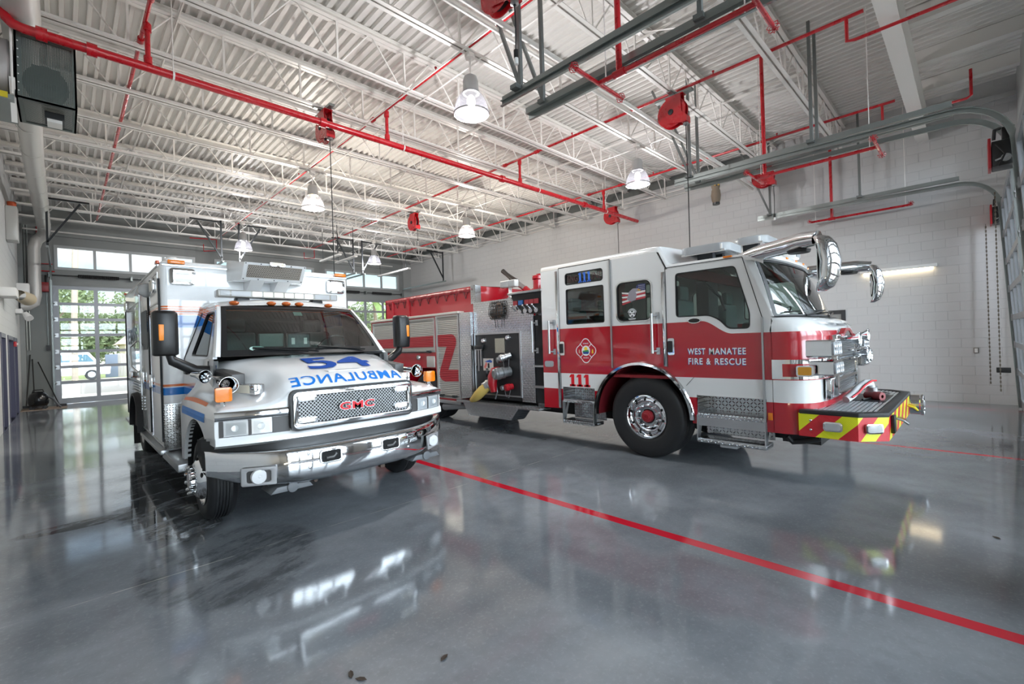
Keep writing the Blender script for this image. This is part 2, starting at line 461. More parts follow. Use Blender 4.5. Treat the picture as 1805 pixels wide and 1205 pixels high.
# ------------------------------------------------------------------ roof structure
ORD = ['', 'second ', 'third ', 'fourth ', 'fifth ', 'sixth ', 'seventh ', 'eighth ', 'ninth ', 'tenth ', 'eleventh ', 'twelfth ', 'thirteenth ']
JY = [2.22+1.5535*k for k in range(13)]
def joist_meshes():
    y = 0.
    b = MB()
    for s in (-1, 1):
        b.box(XL+.1, XR-.15, s*.012, s*.02, 6.10, 6.165); b.box(XL+.1, XR-.15, s*.012, s*.075, 6.10, 6.109)
    t = MB()
    for s in (-1, 1):
        t.box(XL+.02, XR+.1, s*.012, s*.02, 6.755, 6.84); t.box(XL+.02, XR+.1, s*.012, s*.08, 6.83, 6.842); t.box(XL+.02, XR+.1, s*.012, s*.08, 6.745, 6.755)
    w = MB(); x = 1.93-1.195*3
    while x < XR+.5:
        if x > XL+.15 and x < XR-.1: w.bar((x+.03, y, 6.14), (x+.03, y, 6.76), .03, .03)
        for sx in (-1, 1):
            xa = x+sx*.07; xb = x+sx*.56
            if XL < xa < XR-.1 and XL < xb < XR: w.tube([(xa, y, 6.13), (xb, y, 6.77)], .013, n=6)
        x += 1.195
    return b, t, w
j0 = None
for k, y in enumerate(JY):
    lab = 'white open-web steel roof joist, %sfrom the far glazed wall' % (ORD[12-k] if 12-k else 'first ')
    if j0 is None:
        j0 = T('roof_joist', lab, 'joist', (6.5, 0, 6.1), 'white open-web roof joists')
        b, t, w = joist_meshes()
        b.build('bottom_chord', M_STEEL, j0, smooth=0); t.build('top_chord', M_STEEL, j0, smooth=0); w.build('web_bars', M_STEEL, j0, smooth=0)
        o = j0
    else: o = copy_tree(j0)
    o.location = (6.5, y, 6.1); o['label'] = lab
bm_ = MB()
bm_.box(XL, XR, .62, .84, 5.93, 5.955); bm_.box(XL, XR, .72, .74, 5.955, 6.48); bm_.box(XL, XR, .62, .84, 6.48, 6.505)
bm_.ob('roof_beam', M_STEEL, 'broad white steel beam crossing the ceiling near the front doors', 'beam', smooth=0)
for i, x in enumerate((3.2, 4.9, 6.6, 8.3, 9.9, 11.5, 12.9)):
    MB().box(x, x+.06, YF, .7, 6.62, 6.84).box(x, x+.16, YF, .7, 6.60, 6.62).ob('roof_purlin', M_STEEL, 'short light steel purlin between beam and front wall, %sfrom the block wall' % (ORD[6-i] if i < 6 else 'first '), 'purlin', 'purlins above the front doors', smooth=0)
for i, x in enumerate((1.35, 7.1, 10.4)):
    MB().bar((x, 2.2, 6.735), (x, 20.8, 6.735), .04, .01).bar((x, 2.2, 6.72), (x, 20.8, 6.72), .01, .04).ob('joist_bridging', M_STEEL, 'thin white bridging angle tying the joists, %s of three' % ('nearest the left wall', 'middle one', 'nearest the block wall')[i], 'bracing', smooth=0)
for i, (x, y0) in enumerate(((12.4, 2.22), (12.4, 3.77), (12.4, 5.33), (7.0, 2.22), (7.0, 17.75), (4.3, 17.75), (9.8, 17.75))):
    MB().bar((x, y0, 6.15), (x, y0+1.55, 6.75), .035, .008).bar((x+.04, y0, 6.75), (x+.04, y0+1.55, 6.15), .035, .008).ob('cross_brace', M_STEEL, 'white crossed brace between two roof joists, ' + ('by the block wall nearest the beam', 'by the block wall, second from the beam', 'by the block wall, third from the beam', 'above the engine cab', 'mid-ceiling near the far wall', 'above the ambulance near the far wall', 'to the right near the far wall')[i], 'brace', smooth=0)

# white conduits
for i, (y, z) in enumerate(((4.12, 5.70), (4.27, 5.72))):
    MB().tube([(XL+.1, y, z), (13.85, y, z)], .036, n=10).ob('conduit_pipe', M_STEEL, 'thick white conduit running across below the joists, ' + ('the one nearer the front doors' if i == 0 else 'the one behind its twin'), 'conduit')
for i, x in enumerate((4.38, 4.72, 9.62)):
    MB().tube([(x, 2.3, 6.07), (x, 20.8, 6.07)], .012, n=6).ob('lighting_conduit', M_STEEL, 'thin white conduit under the joists ' + ('left of the near lamp row', 'right of the near lamp row', 'beside the lamp row by the block wall')[i], 'conduit')
MB().tube([(XR-.1, 4.2, 6.3), (XR-.1, YB-.2, 6.3)], .02, n=8).tube([(XR-.06, 4.8, 6.18), (XR-.06, YB-.2, 6.18)], .014, n=8).ob('wall_conduit', M_STEEL, 'white conduit runs along the top of the block wall', 'conduit')
MB().tube([(XL+.1, YB-.2, 5.98), (XR-1.2, YB-.2, 5.98)], .03, n=8).ob('back_wall_conduit', M_STEEL, 'white pipe along the grey wall above the high windows', 'conduit')

# ------------------------------------------------------------------ sprinkler pipes
def couple(mb, p, d, r, w=.05):
    p = Vector(p); d = Vector(d).normalized(); mb.cyl(p-d*w, p+d*w, r*1.45, n=14)
main = MB(); r = .056; Y0, Z0 = 7.87, 5.58
main.tube([(-.42, Y0, 6.8), (-.42, Y0, 5.75), (-.4, Y0, 5.66), (-.34, Y0, 5.6), (-.25, Y0, Z0), (13.85, Y0, Z0)], r, n=14)
mp = main.ob('sprinkler_main', M_RED, 'thick red sprinkler main crossing the hall above the ambulance', 'pipe')
cp = MB()
for x in (-.1, .35, 3.3, 7.6, 10.9): couple(cp, (x, Y0, Z0), (1, 0, 0), r)
couple(cp, (-.42, Y0, 5.8), (0, 0, 1), r)
cp.each('coupling', M_RED, mp)
hg = MB()
for x in (1.2, 4.9, 8.9, 12.0):
    hg.tube([(x, Y0, 6.1+.65), (x, Y0, Z0+r)], .008, n=6)
    hg.lathe([(r+.004, -.012), (r+.01, -.012), (r+.01, .012), (r+.004, .012)], (x, Y0, Z0), (1, 0, 0), n=16, closed=True)
hg.each('hanger', M_STEEL, mp)
BR = [(.9, 20.6), (4.53, 21.5), (8.2, 20.9), (11.87, 20.9)]
for i, (x, ye) in enumerate(BR):
    b = MB(); ys = 1.0 if i > 1 else 2.0
    b.tube([(x, ys, 6.2), (x, ye, 6.2)], .027, n=10)
    if i > 1:   # the drop that ducks under the beam
        b.tube([(x, ys+.2, 6.2), (x, ys+.2, 5.86), (x, ys+.1, 5.84), (x, .0, 5.84), (x, -.06, 5.88), (x, -.06, 6.35)], .024, n=10)
    o = b.ob('sprinkler_branch', M_RED, 'thin red sprinkler branch along the joists, %s counted from the left wall' % ('first', 'second', 'third', 'fourth')[i], 'pipe', 'sprinkler branch pipes')
    c = MB().tube([(x+.02, Y0, Z0+.03), (x+.02, Y0, 6.2)], .032, n=10)
    couple(c, (x+.02, Y0, 5.68), (0, 0, 1), .034); couple(c, (x+.02, Y0, 6.13), (0, 0, 1), .034)
    c.build('riser', M_RED, o)
    h = MB(); y = 3.1
    while y < ye:
        h.cyl((x, y, 6.2), (x, y, 6.27), .012, n=8).cyl((x, y, 6.265), (x, y, 6.28), .022, n=8); y += 3.1
    couple(h, (x, Y0+.5, 6.2), (0, 1, 0), .03); couple(h, (x, Y0-.6, 6.2), (0, 1, 0), .03)
    h.each('sprinkler_head', M_RED, o)
    if i < 3 and i > 0: MB().tube([(x, ye, 6.2), (x-.9, ye, 6.15)], .02, n=8).tube([(x, ye, 6.2), (x, ye, 5.75), (x-.45, ye, 5.68), (x-.45, ye, 5.95)], .018, n=8).build('end_drop', M_RED, o)
# drops with caged heads between the door tracks
def cage(mb, p, d):
    p = Vector(p); d = Vector(d).normalized(); a, b, _ = basis(d)
    for k in range(4):
        th = PI*k/4; q = a*math.cos(th)+b*math.sin(th)
        mb.tube([p-q*.03, p-q*.055+d*.03, p-q*.045+d*.07, p+d*.085, p+q*.045+d*.07, p+q*.055+d*.03, p+q*.03], .004, n=5)
    mb.lathe([(.056, -.003), (.058, .003)], p+d*.03, d, n=16)
    mb.cyl(p, p+d*.05, .014, n=8)
for i, (x, y0, y1, yd, z, lab) in enumerate(((4.40, 2.93, 1.27, 2.66, 4.56, 'nearest the ambulance'), (9.2, 2.78, 1.0, 2.62, 4.54, 'above the fire engine'), (13.86, 2.9, .94, 2.45, 4.5, 'against the block wall'))):
    b = MB()
    b.tube([(x, yd, 6.75), (x, yd, z)], .033, n=12); b.tube([(x, y0, z), (x, y1, z)], .027, n=10)
    b.cyl((x, yd-.07, z), (x, yd+.07, z), .04, n=12)
    o = b.ob('sprinkler_drop', M_RED, 'red vertical sprinkler drop with a level arm between door tracks, ' + lab, 'pipe', 'sprinkler drops between the door tracks')
    for y in (y0, y1):
        h = MB()
        L = .42 if i < 2 else .1
        h.tube([(x-L if i < 2 else x-L, y, z), (x+(L if i < 2 else .02), y, z)], .024, n=10)
        cage(h, (x-L, y, z), (-1, 0, 0))
        if i < 2: cage(h, (x+L, y, z), (1, 0, 0))
        h.build('caged_head', M_RED, o)
    h = MB()
    for y in (y0-.1, y1+.1): h.tube([(x, y, 6.8), (x, y, z-.03)], .007, n=6)
    h.each('hanger_rod', M_STEEL, o)

# ------------------------------------------------------------------ overhead door tracks
def track(x, ytop, zt, lab, s=1):
    pts = [(x, YF+.08, .03)]
    for k in range(9): pts.append((x, YF+.08+.2*(k+1)/10, .03+3.75*(k+1)/9))
    cy, cz, rr = YF+.30+.62, 4.1, .62
    pts = [(x, YF+.1, .03), (x, YF+.29, 4.05)]
    for k in range(1, 9):
        a = R(90*k/8); pts.append((x, YF+.29+.62*(1-math.cos(a)), 4.05+.62*math.sin(a)))
    pts.append((x, ytop, zt))
    mb = MB()
    rings = []
    w, h = .035, .075
    for i, p in enumerate(pts):
        p = Vector(p); d = (Vector(pts[min(i+1, len(pts)-1)])-Vector(pts[max(i-1, 0)])).normalized(); n = Vector((1, 0, 0)).cross(d)
        ring = [p+Vector((a*s, 0, 0))+n*b for a, b in ((0, -h/2), (w, -h/2), (w, -h/2+.012), (.004, -h/2+.004), (.004, h/2-.004), (w, h/2-.012), (w, h/2), (0, h/2))]
        rings.append(ring)
    mb.loft(rings, closed=True, cap=True)
    o = mb.ob('door_track', M_GALV, lab, 'track', 'overhead door tracks', smooth=0)
    a = MB()
    a.bar((x-s*.03, .15, zt+.06), (x-s*.03, ytop, zt+.06), .06, .08); a.build('stiffener', M_GALV, o, smooth=0)
    g = MB()
    for y in ((ytop-.3, ytop-.38), (1.83, 1.75)):
        g.bar((x-s*.04, y[0], zt+.08), (x-s*.04, y[0], 6.84), .045, .045); g.box(x-.1, x+.06, y[0]-.05, y[0]+.05, zt+.05, zt+.1)
    g.bar((x-s*.04, ytop-.3, zt+.1), (x-s*.04, ytop+.45, 6.84), .04, .04)
    g.each('hanger_strut', M_GREYSTEEL, o, smooth=0)
track(-.22, 4.2, 4.72, 'grey steel door track of the front door, along the left wall side', 1)
track(4.1, 4.2, 4.72, 'grey overhead track high up, left one of the pair above the near floor line', -1)
track(4.6, 4.2, 4.72, 'grey overhead track high up, right one of the pair above the near floor line', 1)
track(8.93, 4.2, 4.74, 'long grey curved track above the engine windshield, upper of its pair', -1)
track(9.4, 4.2, 4.74, 'long grey curved track above the engine windshield, lower of its pair', 1)
track(13.5, 4.05, 4.74, 'single curved grey track beside the white block wall', -1)
# back door tracks seen in the far corner
for i, x in enumerate((-.25, 4.0, 4.55, 8.8, 9.2, 13.42)):
    mb = MB(); mb.bar((x, YB-.1, .03), (x, YB-.25, 4.3), .05, .03)
    mb.bar((x, YB-.4, 4.75), (x, YB-4.3, 4.75), .05, .06)
    mb.tube([(x, YB-.25, 4.3), (x, YB-.28, 4.6), (x, YB-.4, 4.75)], .025, n=6)
    o = mb.ob('rear_door_track', M_GALV, 'galvanised track of a far glazed door, %scounted from the left' % (ORD[i] or 'first '), 'track', 'tracks of the far doors')
    g = MB(); g.bar((x, YB-4.1, 4.75), (x, YB-4.1, 6.2), .05, .05).bar((x, YB-4.1, 4.9), (x+(.7 if i % 2 == 0 else -.7), YB-4.1, 6.1), .05, .05).bar((x, YB-4.1, 6.15), (x+(.9 if i % 2 == 0 else -.9), YB-4.1, 6.15), .05, .05)
    g.each('hanger_strut', M_DARKSTEEL, o, smooth=0)
# shafts with black springs over the far doors
for i, (a, b) in enumerate(BBAYS):
    o = MB().cyl((a-.15, YB-.18, 4.48), (b+.15, YB-.18, 4.48), .016, n=8).ob('torsion_shaft', M_DARKSTEEL, 'steel shaft with black coil springs above the far glazed door, ' + ('left bay', 'middle bay', 'right bay')[i], 'spring shaft')
    s = MB()
    for c in (a+1.15, b-1.15):
        pr = []
        for k in range(40):
            pr.append((.055+(.012 if k % 2 else 0), -.55+k*1.1/39))
        s.lathe(pr, (c, YB-.18, 4.48), (1, 0, 0), n=10)
    s.each('coil_spring', M_BLACK, o, smooth=0)
    p = MB()
    for c in (a-.1, (a+b)/2, b+.1): p.box(c-.03, c+.03, YB-.25, YB-.005, 4.4, 4.56)
    p.each('bracket', M_GALV, o, smooth=0)

# ------------------------------------------------------------------ high-bay lamps
def acrylic():
    t = NT('prismatic_acrylic'); o, x, y, z = t.obj()
    w = t.n('TexWave', wave_type='RINGS', rings_direction='Z'); w.inputs['Scale'].default_value = 14
    t.t.links.new(o, w.inputs['Vector'])
    tr = t.n('BsdfTransparent'); tr.inputs[0].default_value = (.96, .96, .98, 1)
    pb = t.n('BsdfPrincipled'); pb.inputs['Base Color'].default_value = (.03, .03, .034, 1); pb.inputs['Roughness'].default_value = .12
    tl = t.n('BsdfTranslucent'); tl.inputs[0].default_value = (.03, .03, .032, 1)
    m1 = t.n('MixShader'); m1.inputs[0].default_value = .3
    t.t.links.new(pb.outputs[0], m1.inputs[1]); t.t.links.new(tl.outputs[0], m1.inputs[2])
    m2 = t.n('MixShader'); t.t.links.new(t.math('ADD', .22, t.math('MULTIPLY', w.outputs['Fac'], .08)), m2.inputs[0])
    t.t.links.new(tr.outputs[0], m2.inputs[1]); t.t.links.new(m1.outputs[0], m2.inputs[2])
    t.t.links.new(m2.outputs[0], t.out.inputs[0]); return t.m
M_ACR = acrylic(); M_BALLAST = pm('grey_ballast_paint', 'a7a8a8', .35, .4)
M_BULB_W = emit('lit_warm_bulb', 'ffdf8a', 18); M_BULB_C = emit('unlit_lamp_glow', 'fffaf0', 1.3)  # the white bulb glows though its lamp is off
LAMPS = [(4.54, 5.33, 'nearest big lamp, high above the ambulance bonnet', 0), (9.46, 5.33, 'clear lamp hanging over the fire engine roof', 0),
         (4.54, 11.54, 'glowing warm lamp right above the ambulance roof', 1), (9.46, 11.54, 'glowing warm lamp further back near the block wall', 1),
         (4.54, 17.75, 'small far lamp left of the black hose drop', 0), (9.46, 17.75, 'small far lamp in the back right of the hall', 0)]
def lamp():
    root = T('high_bay_lamp', '-', 'lamp', (0, 0, 0), 'bell-shaped high-bay lamps')
    MB().box(-.06, .06, -.05, .05, -.05, .0).lathe([(.0, -.09), (.07, -.085), (.075, -.05), (.0, -.05)], (0, 0, 0)).build('canopy', M_STEEL, root)
    MB().cyl((0, 0, -.09), (0, 0, -.34), .014, n=8).build('stem', M_STEEL, root)
    MB().lathe([(0, -.33), (.05, -.335), (.1, -.37), (.118, -.43), (.122, -.56), (.13, -.6), (.125, -.62), (.0, -.62)], (0, 0, 0)).build('ballast_housing', M_BALLAST, root)
    pr = [(.13, -.60), (.17, -.645), (.215, -.72), (.245, -.80), (.265, -.88), (.272, -.93), (.268, -.93), (.261, -.88), (.241, -.80), (.211, -.72), (.166, -.648), (.126, -.61)]
    MB().lathe(pr, (0, 0, 0), n=32).build('reflector', M_ACR, root)
    MB().lathe([(.268, -.925), (.277, -.925), (.277, -.94), (.268, -.94)], (0, 0, 0), n=32, closed=True).build('rim', M_BALLAST, root)
    return root
lp_all = [lamp()]
lp_all += [copy_tree(lp_all[0]) for _ in range(5)]
for x, y, lab, lit in LAMPS:
    o = lp_all.pop(0)
    o.location = (x, y, 6.1); o['label'] = 'bell-shaped high-bay lamp, ' + lab
    b = MB().sphere((x, y, 5.36), .07, sc=(1, 1, 1.5)); b.build('bulb', M_BULB_W if lit else M_BULB_C, o)
    ld = bpy.data.lights.new('lamp_light', 'POINT'); ld.energy = LAMP_W if lit else LAMP_C; ld.color = (1, .93, .80) if lit else (1, .985, .96); ld.shadow_soft_size = .05  # lamps that are off also carry an added light to brighten the ceiling
    lo = bpy.data.objects.new('lamp_light', ld); COL.objects.link(lo); lo.parent = o; lo.location = (0, 0, -.885)

# ------------------------------------------------------------------ red hose reels
def reel():
    root = T('hose_reel', '-', 'hose reel', (0, 0, 0), 'red hose reels under the joists')
    MB().box(-.05, .05, -.35, .35, -.05, -.005).box(-.2, .2, -.04, .04, -.02, 0).build('mounting_strut', M_GALV, root, smooth=0)
    b = MB()
    for s in (-.078, .07): b.poly(fx(s), [(-.16, -.05), (.12, -.05), (.14, -.3), (.1, -.52), (-.16, -.58), (-.24, -.58), (-.24, -.44), (-.17, -.38)], t=.008)
    b.box(-.078, .078, -.2, .14, -.055, -.045); b.box(-.078, .078, -.26, -.16, -.58, -.47)
    b.build('bracket', M_RED, root, smooth=0)
    d = MB()
    for s in (-.06, .046): d.lathe([(.0, 0), (.1, .012), (.2, .0), (.262, .0), (.27, .006), (.262, .014), (.2, .012), (.1, .024), (0, .012)], (s, .03, -.33), (1, 0, 0), n=32)
    d.each('drum_flange', M_RED, root)
    MB().lathe([(.1, -.05), (.2, -.045), (.2, .045), (.1, .05)], (.0, .03, -.33), (1, 0, 0), n=24).build('wound_hose', M_RUBBER, root)
    MB().lathe([(0, -.10), (.05, -.09), (.055, .09), (0, .10)], (0, .03, -.33), (1, 0, 0), n=16).build('hub', M_DARKSTEEL, root)
    MB().lathe([(.02, 0), (.05, -.01), (.05, -.04), (.02, -.05)], (0, -.21, -.58), n=14).build('hose_guide', M_ALU, root)
    return root
rl_all = [reel()]
rl_all += [copy_tree(rl_all[0]) for _ in range(5)]
REELS = [(3.57, 8.42, 'hanging behind the main above the ambulance', 2.75, 0), (8.08, 3.77, 'large one above the fire engine windshield', 2.95, 0),
         (8.46, 13.09, 'small one in mid-ceiling with a short hose', 5.15, 0), (13.2, 8.43, 'beside the end of the thick main at the block wall', 3.1, 0),
         (13.2, 3.77, 'beside the block wall under the far door track', 4.75, 1), (3.72, 3.77, 'cut by the top edge of the picture', 4.95, 1)]
for x, y, lab, ze, plug in REELS:
    o = rl_all.pop(0)
    o.location = (x, y, 6.09); o['label'] = 'red hose reel ' + lab
    lng = ze < 4
    MB().tube([(x, y-.21, 5.5), (x+.002, y-.215, (5.5+ze)/2), (x, y-.21, ze)], .009, n=6).build('hose', M_RUBBER, o)
    e = MB()
    if plug: e.cyl((x, y-.21, ze), (x, y-.21, ze-.09), .028, n=10); e.cyl((x, y-.21, ze-.09), (x, y-.21, ze-.16), .024, n=10, mi=1)
    else: e.cyl((x, y-.21, ze+.02), (x, y-.21, ze-.05), .016, n=8); e.cyl((x, y-.21, ze-.05), (x, y-.21, ze-.07), .01, n=8, mi=1)
    e.build('hose_end', [M_BLACK, M_WHITE], o)

# ------------------------------------------------------------------ left-hand exhaust unit and duct
M_MESHF = pm('grey_green_unit_paint', '5f6865', .4, .3)
def perforated():
    t = NT('perforated_screen'); o, x, y, z = t.obj(); p = .014
    u = t.math('SUBTRACT', t.math('FRACT', t.math('DIVIDE', t.math('ADD', x, y), p)), .5); v = t.math('SUBTRACT', t.math('FRACT', t.math('DIVIDE', t.math('ADD', z, t.math('MULTIPLY', y, .5)), p)), .5)
    d = t.math('ADD', t.math('MULTIPLY', u, u), t.math('MULTIPLY', v, v))
    pb = t.n('BsdfPrincipled'); pb.inputs['Base Color'].default_value = lin('5f6865'); pb.inputs['Metallic'].default_value = .4; pb.inputs['Roughness'].default_value = .4
    tr = t.n('BsdfTransparent'); mx = t.n('MixShader')
    t.t.links.new(t.math('LESS_THAN', d, .13), mx.inputs[0]); t.t.links.new(pb.outputs[0], mx.inputs[1]); t.t.links.new(tr.outputs[0], mx.inputs[2])
    t.t.links.new(mx.outputs[0], t.out.inputs[0]); return t.m
M_PERF = perforated()
ux0, ux1, uy0, uy1, uz0, uz1 = -.34, .2, 8.0, 8.85, 4.80, 5.60
u = T('exhaust_fan_unit', 'grey wire-meshed exhaust fan unit hung in the upper left corner', 'ventilation unit', (-.07, 8.4, 4.8))
f = MB()
f.poly(fy(uy0), [(ux0, uz0), (ux1, uz0), (ux1, uz1), (ux0, uz1)], [[(ux0+.06, uz0+.03), (ux1-.04, uz0+.03), (ux1-.04, uz1-.05), (ux0+.06, uz1-.05)]], t=.02)
f.poly(fx(ux1-.02), [(uy0, uz0), (uy1, uz0), (uy1, uz1), (uy0, uz1)], [[(uy0+.05, uz0+.04), (uy1-.05, uz0+.04), (uy1-.05, uz1-.05), (uy0+.05, uz1-.05)]], t=.02)
f.poly(fz(uz0), [(ux0, uy0), (ux1, uy0), (ux1, uy1), (ux0, uy1)], [[(ux0+.06, uy0+.05), (ux1-.04, uy0+.05), (ux1-.04, uy1-.05), (ux0+.06, uy1-.05)]], t=.02)
f.box(ux0, ux0+.02, uy0, uy1, uz0, uz1)
f.build('casing', M_MESHF, u, smooth=0)
s = MB().box(ux0+.03, ux1-.02, uy0+.008, uy0+.012, uz0+.02, uz1-.03).box(ux1-.012, ux1-.008, uy0+.03, uy1-.03, uz0+.02, uz1-.03).box(ux0+.03, ux1-.02, uy0+.03, uy1-.03, uz0+.008, uz0+.012)
s.build('screen', M_PERF, u, smooth=0)
MB().lathe([(.1, 0), (.2, .02), (.22, .15), (.2, .3), (.1, .32)], (-.08, 8.3, 5.2), (0, 1, 0), n=20).box(-.2, .05, 8.12, 8.3, 5.1, 5.3).build('fan_motor', M_DARKSTEEL, u)
MB().box(-.1, .08, 8.25, 8.5, 4.72, 4.80).box(-.08, .06, 8.27, 8.48, 4.68, 4.72, 1).build('control_box', [M_BLACK, M_WHITE], u)
rv = MB()
for k in range(7): rv.cyl((ux0+.03, uy0-.004, uz0+.08+k*.1), (ux0+.03, uy0+.01, uz0+.08+k*.1), .008, n=6)
rv.each('rivet', M_WHITE, u)
d = T('filter_drum', 'pale round filter drum beside the meshed fan unit at the left wall', 'drum', (-.66, 8.4, 4.7))
MB().lathe([(0, 0), (.36, 0), (.4, .03), (.4, .55), (.36, .59), (0, .59)], (-.95, 8.4, 5.2), (1, 0, 0), n=32).build('drum', pm('pale_zinc', 'b9b4b3', .4, .3), d)
MB().box(-.9, -.4, 7.98, 8.1, 4.75, 4.82).box(-.95, -.35, 7.99, 8.8, 4.74, 4.80, 1).build('bracket_tray', [pm('yellow_label', 'd9c526', .5), M_GALV], d, smooth=0)
MB().tube([(-.36, 7.95, 6.8), (-.36, 7.95, 4.8)], .012, n=8).bar((-.36, 7.95, 5.0), (-.36, 8.2, 4.55), .05, .03).each('hanger', M_STEEL, d)
M_DUCT = pm('pale_spiral_duct', 'c4c3c0', .4, .25, var=.06)
dz = 5.88
dk = MB().tube([(-.32, 5.2, dz), (-.30, 8.2, dz)], .2, n=24).tube([(-.30, 8.2, dz), (-.36, 14, dz), (-.36, 21.2, dz)], .165, n=24)
o = dk.ob('exhaust_duct', M_DUCT, 'long pale round duct running to the far left corner below the joists', 'duct')
rb = MB()
for k in range(9): rb.lathe([(.165, -.02), (.172, -.015), (.172, .015), (.165, .02)], (-.36, 9+k*1.45, dz), (0, 1, 0), n=24)
rb.each('seam_band', M_DUCT, o)
MB().tube([(-.36, 21.2, dz), (-.36, 21.5, dz-.05), (-.42, 21.7, dz-.2), (-.55, 21.75, dz-.35), (-.62, 21.75, dz-.6), (-.62, 21.75, 3.7), (-.66, 21.75, 3.45), (-.8, 21.75, 3.35), (-.95, 21.75, 3.34)], .155, n=20).build('elbow_run', M_DUCT, o)

# door operators
def operator(x, y0, z, lab):
    o = T('door_operator', lab, 'door motor', (x, y0, z), 'door operators')
    MB().box(x-.17, x+.17, y0-.015, y0+.015, z-.2, z+.2).build('red_plate', pm('red_enamel', 'a81b24', .4), o, bevel=.006)
    MB().box(x-.16, x+.16, y0-.22, y0-.02, z-.19, z+.15).box(x-.08, x+.08, y0-.24, y0-.12, z+.15, z+.34).build('housing', M_BLACK, o, bevel=.01)
    MB().tube([(x-.17, y0-.06, z+.1), (x-.2, y0-.14, z-.05), (x-.19, y0-.08, z-.2)], .012, n=8).tube([(x-.17, y0-.04, z+.16), (x-.2, y0-.05, z+.28), (x-.1, y0-.1, z+.32)], .02, n=8).build('cable', M_RUBBER, o)
    MB().cyl((x-.19, y0-.15, z-.1), (x-.16, y0-.15, z-.1), .05, n=14).bar((x-.19, y0-.05, z-.12), (x-.19, y0-.18, z-.08), .02, .02).build('pulley', M_ALU, o)
operator(9.15, -.2, 4.0, 'black and red door motor, upper one beside the middle front door')
operator(13.9, -.3, 3.98, 'black and red door motor against the block wall, lower one')
# black opener with red box on the far left
o = T('far_door_operator', 'dark red door motor on the grey wall left of the far glass door', 'door motor', (-.45, 22.3, 3.85))
MB().box(-.62, -.3, 22.05, 22.35, 3.88, 4.2).build('motor_case', pm('dark_red_enamel', '8e2026', .4), o, bevel=.02)
MB().cyl((-.46, 22.2, 4.2), (-.46, 22.2, 4.45), .11, n=16).build('motor', M_BLACK, o)
# pull chains
for i, (x, y, z0, z1, lab) in enumerate(((13.9, -.22, .45, 3.8, 'thin pull chain loop hanging by the block wall'), (13.36, -.35, .35, 4.3, 'dark chain hanging beside the right door edge'))):
    c = MB(); z = z0; k = 0
    while z < z1:
        if k % 2: c.box(x-.012, x+.012, y-.004, y+.004, z, z+.05)
        else: c.box(x-.004, x+.004, y-.012, y+.012, z, z+.05)
        z += .042; k += 1
    c.ob('pull_chain', pm('chain_steel', '6d665c', .45, .7), lab, 'chain', smooth=0)

# ------------------------------------------------------------------ wall fittings
o = MB().box(XR-.07, XR, .55, 1.95, 3.05, 3.13).ob('wall_strip_light', M_WHITE, 'white strip light glowing on the block wall beyond the mirrors', 'light', bevel=.01)
MB().box(XR-.062, XR-.005, .62, 1.88, 3.035, 3.05).build('tube', emit('strip_tube', 'ffe6b8', 9), o)
ld = bpy.data.lights.new('strip_glow', 'AREA'); ld.shape = 'RECTANGLE'; ld.size = 1.3; ld.size_y = .05; ld.energy = 9; ld.color = (1, .85, .62)
lo = bpy.data.objects.new('strip_glow', ld); COL.objects.link(lo); lo.parent = o; lo.location = (0, 0, .1); lo.rotation_euler = (R(180), 0, R(90))
o = MB().bar((10.95, 20.2, 5.05), (10.95, 17.4, 5.05), .13, .07).ob('hanging_strip_light', M_WHITE, 'white strip light hung above the rear of the engine body', 'light')
MB().tube([(10.95, 17.7, 5.05), (10.95, 17.7, 6.1)], .012, n=6).tube([(10.95, 20, 5.05), (10.95, 20, 6.1)], .012, n=6).each('hanger', M_DARKSTEEL, o)
for i, x in enumerate((7.15, 7.75)):
    o = MB().bar((x, 17.6, 5.0), (x, 15.9, 5.0), .12, .06).ob('hanging_strip_light', M_WHITE, 'white strip light behind the ambulance roof, ' + ('left' if i == 0 else 'right') + ' of the two', 'light')
    MB().tube([(x, 17.4, 5.0), (x, 17.4, 6.1)], .012, n=6).tube([(x, 16.1, 5.0), (x, 16.1, 6.1)], .012, n=6).each('hanger', M_DARKSTEEL, o)
o = MB().box(XR-.015, XR, -.06, .02, 1.09, 1.21).ob('wall_outlet', pm('outlet_frame', '77706b', .5), 'small white outlet box low on the block wall', 'outlet')
MB().box(XR-.022, XR-.015, -.045, .005, 1.105, 1.195).build('cover', M_WHITE, o)
o = MB().box(13.45, 13.58, -.5, -.3, .72, .82).ob('photo_sensor', M_BLACK, 'small black sensor low on the right door track', 'sensor', bevel=.005)
# dark doorway in the block wall behind the engine nose
o = MB().poly(fx(XR-.02), [(2.27, 0), (3.3, 0), (3.3, 2.2), (2.27, 2.2)], [[(2.36, .001), (3.2, .001), (3.2, 2.1), (2.36, 2.1)]], t=.03).st('door_10', pm('charcoal_frame', '35373a', .4), smooth=0)
MB().box(XR-.01, XR-.002, 2.36, 3.2, .01, 2.1).build('door_leaf', pm('grey_leaf', '8b8c8a', .45), o)
